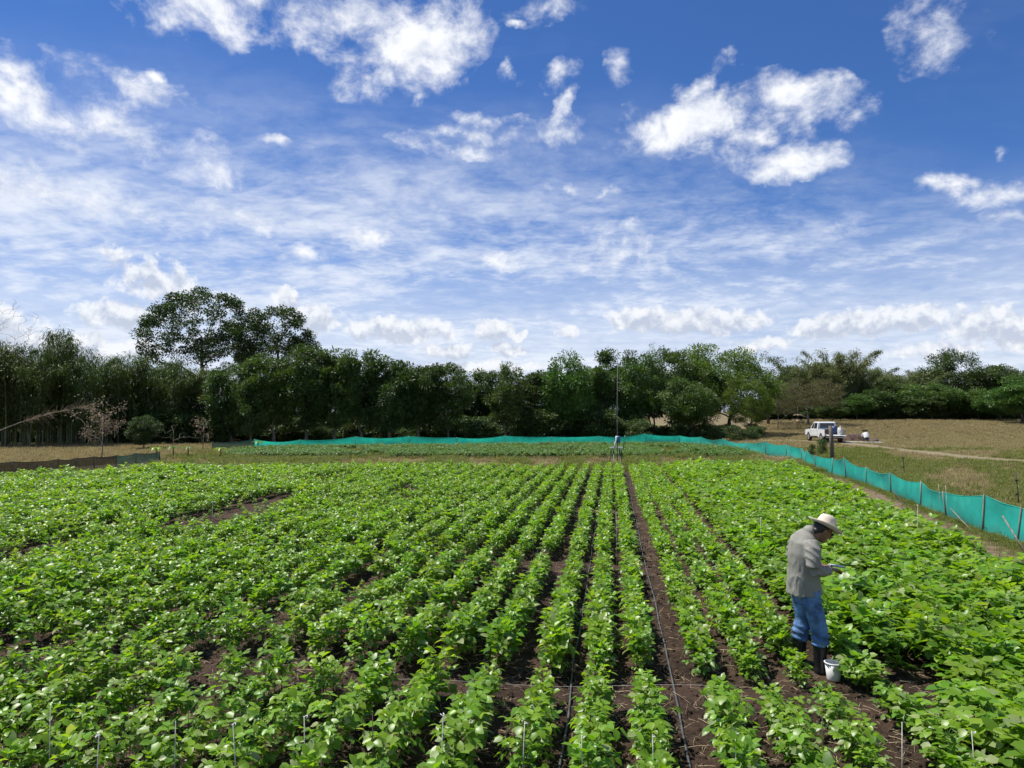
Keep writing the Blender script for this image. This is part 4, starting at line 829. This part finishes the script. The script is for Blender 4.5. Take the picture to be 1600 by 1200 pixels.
plant_tree('shrub', 1283, 45, 683, .65, 'dark green bush left of the thick wooden post', None); plant_tree('shrub', 1268, 43.5, 692, .5, 'low weedy bush before the pickup side', None)

# ------------------------------------------------------------------ pickup truck
def pickup():
    a, b = ground_pt(1287, 65.0); o = empty('pickup_truck', (a, b, gz1(a, b) - .06), math.pi / 2 + R(4.4)); o.scale = (1.02, 1.05, 1.05)
    WP = plain('white_car_paint', (.72, .73, .72), .3, .03, 3); GLS = plain('dark_glass', (.02, .025, .03), .08, .1, 3, spec=.8); TY = plain('tyre_rubber', (.02, .02, .02), .85, .2, 9); RIM = plain('steel_rim', (.45, .45, .44), .4, .1, 9, metal=.6); RED = plain('red_lens', (.25, .012, .012), .25); CHR = plain('bumper_steel', (.35, .35, .35), .35, .1, 6, metal=.7)
    W = .84                                                # x forward, y left
    def prism(prof, y0, y1): n = len(prof); V = [(x, y0, z) for x, z in prof] + [(x, y1, z) for x, z in prof]; return V, [tuple(range(n)), tuple(range(2 * n - 1, n - 1, -1))] + [(i, i + n, (i + 1) % n + n, (i + 1) % n) for i in range(n)]
    arch = lambda cx, r: [(cx + r * math.cos(t), .38 + r * math.sin(t)) for t in np.linspace(0, math.pi, 7)]
    # hood and cabin lower body
    prof = [(2.38, .55), (2.38, .92), (2.2, 1.02), (1.15, 1.10), (-.72, 1.10), (-.72, .5), (.95, .5)] ; prof = [(2.38, .55), (2.38, .92), (2.2, 1.02), (1.15, 1.10), (-.72, 1.10), (-.72, .5)] + [(1.05, .5)] + arch(1.5, .44)[::-1] + [(1.95, .55)]
    V, F = prism(prof, -W, W); mb = MB(); mb.add(V, F); bevel(mb.build('body', WP, o), .03, 3)
    cab = [(1.12, 1.10), (.52, 1.68), (.35, 1.72), (-.55, 1.72), (-.66, 1.66), (-.72, 1.10)]; n = len(cab); V = [(x, -W + .02 + (z - 1.1) * .2, z) for x, z in cab] + [(x, W - .02 - (z - 1.1) * .2, z) for x, z in cab]
    mb = MB(); mb.add(V, [tuple(range(n)), tuple(range(2 * n - 1, n - 1, -1))] + [(i, i + n, (i + 1) % n + n, (i + 1) % n) for i in range(n)]); bevel(mb.build('cab', WP, o), .03, 3)
    for sgn in (1, -1):
        yy = lambda z: sgn * (W - .02 - (z - 1.1) * .2 + .006)
        for q in ([(.88, 1.14), (.47, 1.6), (.24, 1.62), (.24, 1.14)], [(.16, 1.14), (.16, 1.62), (-.5, 1.62), (-.56, 1.14)]): MB().add([(x, yy(z), z) for x, z in q], [(0, 1, 2, 3)]).build('side_window', GLS, o)
        for x0, x1 in ((.93, .21), (.19, -.62)):
            mb = MB(); mb.box(((x0 + x1) / 2, sgn * (W + .004), .83), (abs(x0 - x1) - .02, .012, .5)); dr = bevel(mb.build('door', WP, o), .006); mb = MB(); mb.box((x1 + .12, sgn * (W + .018), 1.0), (.12, .02, .03)); mb.build('handle', CHR, dr)
        mb = MB(); mb.box((.92, sgn * (W + .1), 1.16), (.08, .16, .13)); bevel(mb.build('mirror', TY, o), .02)
        # bed side with wheel arch
        bp = [(-.76, .5), (-.76, 1.10), (-2.42, 1.10), (-2.42, .55)] + [(-2.0, .55)] + arch(-1.55, .42)[::-1]; V, F = prism(bp, sgn * (W - .07), sgn * W); mb = MB(); mb.add(V, F); bevel(mb.build('bed_side', WP, o), .012)
        mb = MB(); mb.box((-2.435, sgn * (W - .06), .93), (.03, .1, .24)); mb.build('tail_light', RED, o)
        mb = MB(); mb.box((2.37, sgn * .62, .82), (.05, .28, .14)); mb.build('headlight', GLS, o)
        for x in (1.5, -1.55):
            wh = MB(); wh.lathe([(.2, -.1), (.33, -.11), (.37, -.07), (.37, .07), (.33, .11), (.2, .1)], 20, (x, sgn * (W - .1), .37), rotm(R(90))); t = wh.build('wheel', TY, o, True); mb = MB(); mb.lathe([(0, -.06), (.12, -.07), (.21, -.1), (.21, .1), (.12, .07), (0, .06)], 16, (x, sgn * (W - .09), .37), rotm(R(90))); mb.build('rim', RIM, t, True)
    MB().add([(1.0, -.62, 1.2), (.56, -.58, 1.64), (.56, .58, 1.64), (1.0, .62, 1.2)], [(0, 1, 2, 3)]).mesh('x')
    mb = MB(); V = np.array([(1.075, -.66, 1.155), (.575, -.6, 1.635), (.575, .6, 1.635), (1.075, .66, 1.155)]) + np.array((.008, 0, .008)); mb.add(V, [(0, 1, 2, 3)]); mb.build('windscreen', GLS, o)
    MB().add([(-.722, -.62, 1.2), (-.682, -.56, 1.6), (-.682, .56, 1.6), (-.722, .62, 1.2)], [(0, 1, 2, 3)]).build('rear_window', GLS, o)
    mb = MB(); mb.box((-1.58, 0, .62), (1.66, 1.52, .06)); mb.box((-.78, 0, .86), (.04, 1.52, .44)); mb.build('bed_floor', plain('bed_liner', (.14, .13, .12), .8, .2, 6), o)
    mb = MB(); mb.box((-2.70, 0, .63), (.5, 1.5, .05), rotm(0, R(-6))); bevel(mb.build('tailgate', WP, o), .01)
    mb = MB(); mb.box((-2.46, 0, .46), (.14, 1.5, .12)); bevel(mb.build('bumper', CHR, o), .02)
    mb = MB(); mb.box((2.44, 0, .58), (.14, 1.66, .2)); bevel(mb.build('bumper', CHR, o), .03)
    mb = MB(); mb.box((2.385, 0, .82), (.03, .9, .13)); mb.build('grille', TY, o)
    mb = MB(); mb.box((0, 0, .44), (4.2, .9, .14)); mb.tube([(-1.55, -.7, .37), (-1.55, .7, .37)], .06, 8); mb.tube([(1.5, -.7, .37), (1.5, .7, .37)], .06, 8); mb.build('chassis', TY, o)
    tag(o, 'white double cab pickup with lowered tailgate parked in the pasture', 'pickup truck')
    def inbed(x, y, z): c, s = math.cos(o.rotation_euler.z), math.sin(o.rotation_euler.z); return (o.location.x + (x * c - y * s), o.location.y + (x * s + y * c), o.location.z + z)
    mb = MB(); mb.lathe([(0, 0), (.26, 0), (.28, .03), (.28, .3), (.29, .32), (.28, .34), (.28, .62), (.29, .64), (.28, .66), (.26, .9), (0, .9)], 18); q = mb.build('blue_drum', plain('blue_plastic', (.015, .04, .14), .45, .1, 5), None, True); q.location = inbed(-2.0, -.12, .68); q.scale = (.95, .95, .85); tag(q, 'dark blue plastic drum standing in the pickup bed', 'drum')
    for k, (x, y, zz, sx) in enumerate([(-2.52, -.42, .68, 1.), (-2.5, -.66, .68, .8)]):
        mb = MB(); mb.ell((0, 0, .3), (.2, .2, .36), None, 12, 9); mb.V[0] *= 1 + .12 * np.random.default_rng(k).normal(size=(len(mb.V[0]), 1)) * .5; mb.V[0][:, 2] = np.maximum(mb.V[0][:, 2], 0); mb.tube([(0, 0, .6), (.03, 0, .72), (.05, .02, .78)], [.09, .04, .08], 8); q = mb.build('feed_sack', plain('woven_sack', (.62, .60, .54) if k == 0 else (.4, .38, .34), .8, .15, 12, .3, 30), None, True); q.location = inbed(x, y, zz); q.scale = (sx, sx, sx); tag(q, 'whitish sack standing on the lowered pickup tailgate' if k == 0 else 'smaller greyish sack at the right corner of the tailgate', 'sack')
pickup()
# pit works beside the truck
a, b = ground_pt(1340, 64.2); mb = MB(); r = random.Random(3)
for k in range(40): t = k / 39; w = .75 + .3 * r.random(); mb
m_ = MB(); xs_ = np.linspace(-1.9, 1.9, 28); ys_ = np.linspace(-.8, .8, 12)
X, Y = np.meshgrid(xs_, ys_); Z = np.clip((.62 + .2 * vnoise(X, Y, 1.7, 61)) * (1 - (X / 1.9) ** 2) * (1 - (Y / .8) ** 2) * 1.3, 0, None) - .05
F = [(j * 28 + i, j * 28 + i + 1, (j + 1) * 28 + i + 1, (j + 1) * 28 + i) for j in range(11) for i in range(27)]
q = m_.add(np.stack([X.ravel(), Y.ravel(), Z.ravel()], 1), F).build('dirt_heap', plain('dug_earth', (.10, .062, .045), .95, .4, 5, .8, 18), None, True); q.location = (*ground_pt(1334, 66.5), gz1(*ground_pt(1334, 66.5)) - .06); q.rotation_euler.z = YAW - .3; tag(q, 'low heap of dug brown earth behind the pickup tailgate', 'dirt heap')
mb = MB(); mb.box((0, 0, .05), (3.2, 1.5, .1)); q = bevel(mb.build('concrete_slab', plain('pale_concrete', (.42, .41, .41), .9, .1, 4, .3, 20), None), .02); q.location = (*ground_pt(1347, 62.8), gz1(*ground_pt(1347, 62.8)) - .07); q.rotation_euler.z = YAW - .2; tag(q, 'pale flat slab on the ground under the crouching person', 'slab')
mb = MB(); mb.ell((0, 0, .14), (.32, .26, .2), None, 10, 7); mb.V[0] *= 1 + .1 * np.random.default_rng(5).normal(size=(len(mb.V[0]), 1)); q = mb.build('stone', plain('dark_stone', (.10, .075, .06), .9, .3, 7, .5, 20), None, True); q.location = (*ground_pt(1366, 63.5), gz1(*ground_pt(1366, 63.5)) - .06); tag(q, 'dark lump of earth right of the crouching person', 'stone')

# ------------------------------------------------------------------ people
def remeshed(name, mb, voxel, mat, parent, it=6, fold=None, sub=0):
    """fuse overlapping closed shapes into one continuous surface"""
    ob = mb.build(name + '_raw', None, None); m = ob.modifiers.new('r', 'REMESH'); m.mode = 'VOXEL'; m.voxel_size = voxel; m.use_smooth_shade = True
    s = ob.modifiers.new('s', 'SMOOTH'); s.factor = .5; s.iterations = it
    bpy.context.view_layer.update(); dg = bpy.context.evaluated_depsgraph_get(); me = bpy.data.meshes.new_from_object(ob.evaluated_get(dg)); old = ob.data; bpy.data.objects.remove(ob); bpy.data.meshes.remove(old)
    if fold:
        V = np.empty(len(me.vertices) * 3); me.vertices.foreach_get('co', V); Nn = np.empty_like(V); me.vertices.foreach_get('normal', Nn); V, Nn = V.reshape(-1, 3), Nn.reshape(-1, 3); V = V + Nn * fold(V)[:, None]; me.vertices.foreach_set('co', V.ravel()); me.update()
    me.materials.clear(); me.materials.append(mat); me.polygons.foreach_set('use_smooth', np.ones(len(me.polygons), bool)); me.name = name
    return link(name, me, parent)
M_SKIN = plain('skin', (.23, .115, .07), .5, .1, 20); M_SHIRT = plain('grey_shirt_cloth', (.245, .24, .205), .85, .08, 7, .18, 40); M_JEAN = plain('blue_denim', (.065, .14, .29), .85, .25, 7, .5, 42, col2=(.105, .215, .40)); M_HAT = plain('cream_hat_felt', (.62, .54, .43), .85, .06, 14, .1, 150); M_HAIR = plain('dark_hair', (.012, .010, .009), .5, .2, 60); M_DARK = plain('dark_cloth', (.02, .022, .03), .8, .2, 9)
def hand(mb, wrist, d, up, side, curl=.9):
    """palm, four unequal bent fingers and a thumb"""
    d, up = np.array(d, float), np.array(up, float); d /= np.linalg.norm(d); up -= d * np.dot(up, d); up /= np.linalg.norm(up); lat = np.cross(up, d) * side; w = np.array(wrist, float)
    mb.tube([w - d * .02, w + d * .03, w + d * .085], [.026, .036, .038], 10, ell=[.02, .015, .013], up=up)
    for k, L in enumerate((.07, .08, .075, .058)):
        b = w + d * .08 + lat * (.03 - .02 * k); a1, a2 = curl * .5, curl * 1.1; p1 = b + (d * math.cos(a1) - up * math.sin(a1)) * L * .5; p2 = p1 + (d * math.cos(a2) - up * math.sin(a2)) * L * .5; mb.tube([b - d * .02, b, p1, p2], [.0095, .0095, .0085, .007], 7)
    b = w + d * .025 + lat * .03; mb.tube([b - lat * .01, b + lat * .022 + d * .02, b + lat * .026 + d * .048 - up * .008, b + lat * .02 + d * .068 - up * .012], [.012, .011, .0095, .008], 7)
def standing_man():
    th = R(25); o = empty('person', (MANP[0], MANP[1], float(soil_z(np.array([MANP[0]]), np.array([MANP[1]]))[0])), YAW - R(22.8) + th)
    tilt = rotm(0, R(33), 0); HC = np.array((.085, 0, 1.462))
    mb = MB()                                               # head, neck, trunk core and arms: one body
    mb.ell(HC, (.098, .076, .12), tilt, 18, 12); mb.ell(HC + tilt @ np.array((.03, 0, -.07)), (.06, .055, .055), tilt)
    mb.tube([HC + tilt @ np.array((.09, 0, .02)), HC + tilt @ np.array((.118, 0, -.02)), HC + tilt @ np.array((.10, 0, -.035))], [.01, .017, .013], 8)
    mb.ell(HC + tilt @ np.array((.085, 0, -.075)), (.016, .026, .012), tilt)
    for s in (1, -1): mb.ell(HC + tilt @ np.array((-.005, s * .077, -.01)), (.018, .010, .03), tilt)
    mb.tube([(-.10, 0, 1.30), (-.06, 0, 1.40), (.03, 0, 1.42), HC + tilt @ np.array((-.02, 0, -.04))], [.07, .062, .056, .054], 12)
    mb.tube([(-.1, 0, .9), (-.12, 0, 1.1), (-.12, 0, 1.34)], [.1, .1, .11], 12, ell=[.15, .14, .16], up=(0, 1, 0))
    for s in (1, -1):
        el = np.array((-.12, s * .255, 1.11)); wr = np.array((.115, s * (.115 if s < 0 else .08), 1.075)); mb.tube([(-.115, s * .16, 1.33), (-.13, s * .2, 1.25), el], [.05, .045, .036], 10); mb.tube([el, (el + wr) / 2, wr], [.036, .035, .026], 10); hand(mb, wr, (.85, -s * .35, -.1), (0, 0, 1), -s if s < 0 else -s)
    remeshed('body', mb, .0065, M_SKIN, o, 3)
    mb = MB(); mb.ell(HC + tilt @ np.array((-.022, 0, .012)), (.092, .083, .095), tilt, 16, 10); mb.ell(HC + tilt @ np.array((-.075, 0, -.055)), (.035, .062, .05), tilt); remeshed('hair', mb, .008, M_HAIR, o, 3)
    mb = MB()
    for s in (1, -1):
        mb.box(HC + tilt @ np.array((.098, s * .036, .012)), (.008, .05, .03), tilt @ rotm(0, 0, s * .25)); mb.tube([HC + tilt @ np.array((.09, s * .062, .016)), HC + tilt @ np.array((.0, s * .084, .014))], .003, 5)
    mb.build('glasses', M_BLACKP, o)
    # shirt
    mb = MB(); mb.tube([(-.125, 0, .80), (-.13, 0, .92), (-.135, 0, 1.08), (-.135, 0, 1.22), (-.125, 0, 1.33), (-.10, 0, 1.405), (-.075, 0, 1.44)], [.168, .158, .142, .140, .128, .095, .066], 24, ell=[.19, .19, .19, .2, .195, .145, .08], up=(0, 1, 0))
    for s in (1, -1):
        el = np.array((-.125, s * .26, 1.105)); cf = np.array((.07, s * (.165 if s < 0 else .13), 1.075)); mb.tube([(-.11, s * .14, 1.345), (-.12, s * .20, 1.285), (-.13, s * .235, 1.2), el + (-.01, 0, .01)], [.085, .083, .075, .066], 14); mb.tube([el + (-.012, 0, 0), (el + cf) / 2 - (0, 0, .008), cf], [.066, .058, .046], 12)
    mb.tube([(-.125, 0, 1.38), (-.06, 0, 1.435)], [.055, .054], 14, ell=[.07, .062], up=(0, 1, 0))
    def fold(V):
        x, y, z = V.T; arm = sstep(np.abs(y), .17, .23); ph = np.arctan2(y, x + .13)
        ridge = lambda q: 1 - np.abs(np.sin(q)) * 1.6
        f = .0055 * ridge(z * 16 + ph * 2.2 + 2.2 * vnoise(ph, z, 3, 72, 2)) * sstep(z, 1.28, 1.0) * (1 - arm) + .0035 * vnoise(ph * .3, z, 7, 71, 3) + .010 * np.sin(ph * 6 + z * 4) * sstep(z, 1.0, .8) + arm * .006 * ridge((z + x * .7) * 34 + 3 * vnoise(x, z, 6, 73, 2))
        return f
    sh = remeshed('shirt', mb, .009, M_SHIRT, o, 5, fold)
    mb = MB(); mb.tube([(-.105, 0, 1.42), (-.055, 0, 1.448), (-.043, 0, 1.446)], [.056, .064, .066], 18, False, ell=[.06, .066, .068], up=(0, 1, 0)); cl = mb.build('collar', M_SHIRT, sh, True); sd = cl.modifiers.new('s', 'SOLIDIFY'); sd.thickness = .006
    # jeans
    mb = MB(); mb.tube([(-.105, 0, .72), (-.11, 0, .80), (-.12, 0, .98)], [.12, .135, .12], 18, ell=[.165, .172, .165], up=(0, 1, 0))
    for s, bx in ((-1, .0), (1, -.125)): mb.tube([(-.10, s * .085, .86), (-.085 + bx * .3, s * .09, .72), (-.03 + bx * .5, s * .095, .52), (-.005 + bx, s * .10, .36), (-.01 + bx, s * .10, .30)], [.115, .105, .088, .09, .082], 16, ell=[.095, .092, .084, .086, .08], up=(1, 0, 0))
    def foldj(V): x, y, z = V.T; return .007 * vnoise(x * 2 + y, z, 10, 81, 3) + .008 * np.sin(z * 95 + x * 25) * sstep(z, .52, .36) + .005 * np.sin(z * 60 - x * 40) * sstep(z, .7, .85)
    remeshed('jeans', mb, .010, M_JEAN, o, 4, foldj)
    for s, bx in ((-1, .0), (1, -.125)):
        mb = MB(); mb.tube([(-.012 + bx, s * .10, .39), (-.012 + bx, s * .10, .25), (-.015 + bx, s * .10, .10), (-.015 + bx, s * .10, .015)], [.076, .068, .058, .06], 14); mb.tube([(-.07 + bx, s * .10, .04), (.05 + bx, s * .10, .042), (.13 + bx, s * .103, .034), (.175 + bx, s * .104, .03)], [.048, .05, .05, .03], 14, ell=[.04, .042, .034, .024]); bt = remeshed('boot', mb, .009, M_BLACKP, o, 4); mb = MB(); mb.box((.045 + bx, s * .10, .008), (.25, .092, .018)); bevel(mb.build('sole', M_DARK, bt), .006)
    # hat
    ht = rotm(0, R(30), 0); hc = HC + tilt @ np.array((-.005, 0, .045)); mb = MB()
    prof = [(.0, .128), (.045, .128), (.07, .118), (.084, .09), (.094, .03), (.099, .006), (.13, .0), (.15, -.002), (.176, .010), (.178, .006), (.15, -.008), (.125, -.007), (.096, -.003), (.088, .03), (.0, .1)]
    mb.lathe(prof, 36); V = mb.V[0]; V[:, 0] *= 1.03; rr = np.hypot(V[:, 0], V[:, 1]); V[:, 2] += .9 * np.maximum(0, rr - .1) * (V[:, 1] / (rr + 1e-6)) ** 2 * .35; V[:, 2] -= .030 * np.exp(-((V[:, 1]) / .022) ** 2) * (V[:, 2] > .1); mb.V[0] = V @ ht.T + hc; h = mb.build('hat', M_HAT, o, True)
    mb = MB(); mb.lathe([(.0985, .008), (.0965, .03), (.0955, .03), (.0975, .008)], 36); mb.V[0][:, 0] *= 1.03; mb.V[0] = mb.V[0] * 1.015 @ ht.T + hc; mb.build('band', plain('hat_band', (.5, .42, .32), .8), h, True)
    tag(o, 'person in grey shirt, jeans, boots and cream hat standing in the crop, looking down', 'person')
    # what they hold: a small pad
    q = empty('notepad', tuple(o.matrix_basis @ Vector((.225, -.005, 1.085))), YAW - R(22.8) + th); mb = MB(); mb.box((0, 0, 0), (.15, .085, .010), rotm(0, R(8), 0)); bevel(mb.build('cover', plain('grey_card', (.30, .34, .38), .5), q), .003); mb = MB(); mb.box((0, 0, .008), (.14, .078, .004), rotm(0, R(8), 0)); mb.build('page', plain('pale_page', (.5, .55, .6), .4), q); tag(q, 'small pale grey pad held in the standing person\'s hands', 'notepad')
standing_man()
def crouching():
    a, b = ground_pt(1352.5, 63.0); o = empty('person', (a, b, gz1(a, b) + .035), YAW + R(80)); mb = MB(); S = MB()
    HC = np.array((.3, 0, .9)); mb.ell(HC, (.1, .08, .12), None); mb.tube([(.0, 0, .5), (.12, 0, .72), (.24, 0, .82)], [.12, .12, .06], 10)
    for s in (1, -1): mb.tube([(.16, s * .2, .72), (.3, s * .25, .45), (.48, s * .15, .2)], [.05, .042, .03], 8); hand(mb, (.48, s * .15, .2), (.5, 0, -.8), (0, 0, 1), s)
    remeshed('body', mb, .015, M_SKIN, o, 2)
    mb = MB(); mb.tube([(-.1, 0, .32), (.0, 0, .52), (.12, 0, .72), (.2, 0, .8)], [.16, .17, .16, .08], 14, ell=[.2, .23, .23, .1], up=(0, 1, 0))
    for s in (1, -1): mb.tube([(.13, s * .17, .74), (.22, s * .25, .6), (.3, s * .26, .46)], [.085, .078, .065], 10)
    remeshed('shirt', mb, .02, plain('white_shirt', (.72, .71, .68), .85, .05, 12), o, 3)
    mb = MB(); mb.ell((-.1, 0, .3), (.19, .21, .17))
    for s in (1, -1): mb.tube([(-.08, s * .11, .3), (.2, s * .16, .38), (.34, s * .17, .36)], [.1, .09, .075], 10); mb.tube([(.34, s * .17, .36), (.2, s * .16, .2), (.12, s * .15, .06)], [.075, .065, .05], 10)
    remeshed('trousers', mb, .02, M_DARK, o, 3)
    for s in (1, -1): mb = MB(); mb.tube([(.06, s * .15, .045), (.2, s * .155, .045), (.32, s * .16, .035)], [.045, .048, .03], 8); mb.build('boot', M_BLACKP, o, True)
    mb = MB(); mb.lathe([(0, .13), (.08, .12), (.1, .0), (.21, -.01), (.21, -.02), (.09, -.01), (0, .1)], 20, HC + (.0, 0, .06), rotm(0, R(20), 0)); mb.build('hat', M_DARK, o, True)
    tag(o, 'person in white shirt and dark hat crouching near the pickup', 'person')
crouching()
# bucket
mb = MB(); mb.lathe([(0, .004), (.074, .004), (.077, .0), (.080, .01), (.103, .215), (.0985, .215), (.076, .014), (0, .012)], 32)
bk = empty('bucket', (BUCKETP[0], BUCKETP[1], float(soil_z(np.array([BUCKETP[0]]), np.array([BUCKETP[1]]))[0]) + .002), .4); bk.scale = (.79, .79, .79); mb.build('pail', M_WHITE, bk, True)
mb = MB(); mb.lathe([(.1045, .205), (.111, .208), (.112, .22), (.108, .224), (.098, .223), (.0975, .212), (.0985, .205)], 32); mb.build('rim', M_WHITE, bk, True)
tag(bk, 'white plastic bucket on the soil beside the black boots', 'bucket')
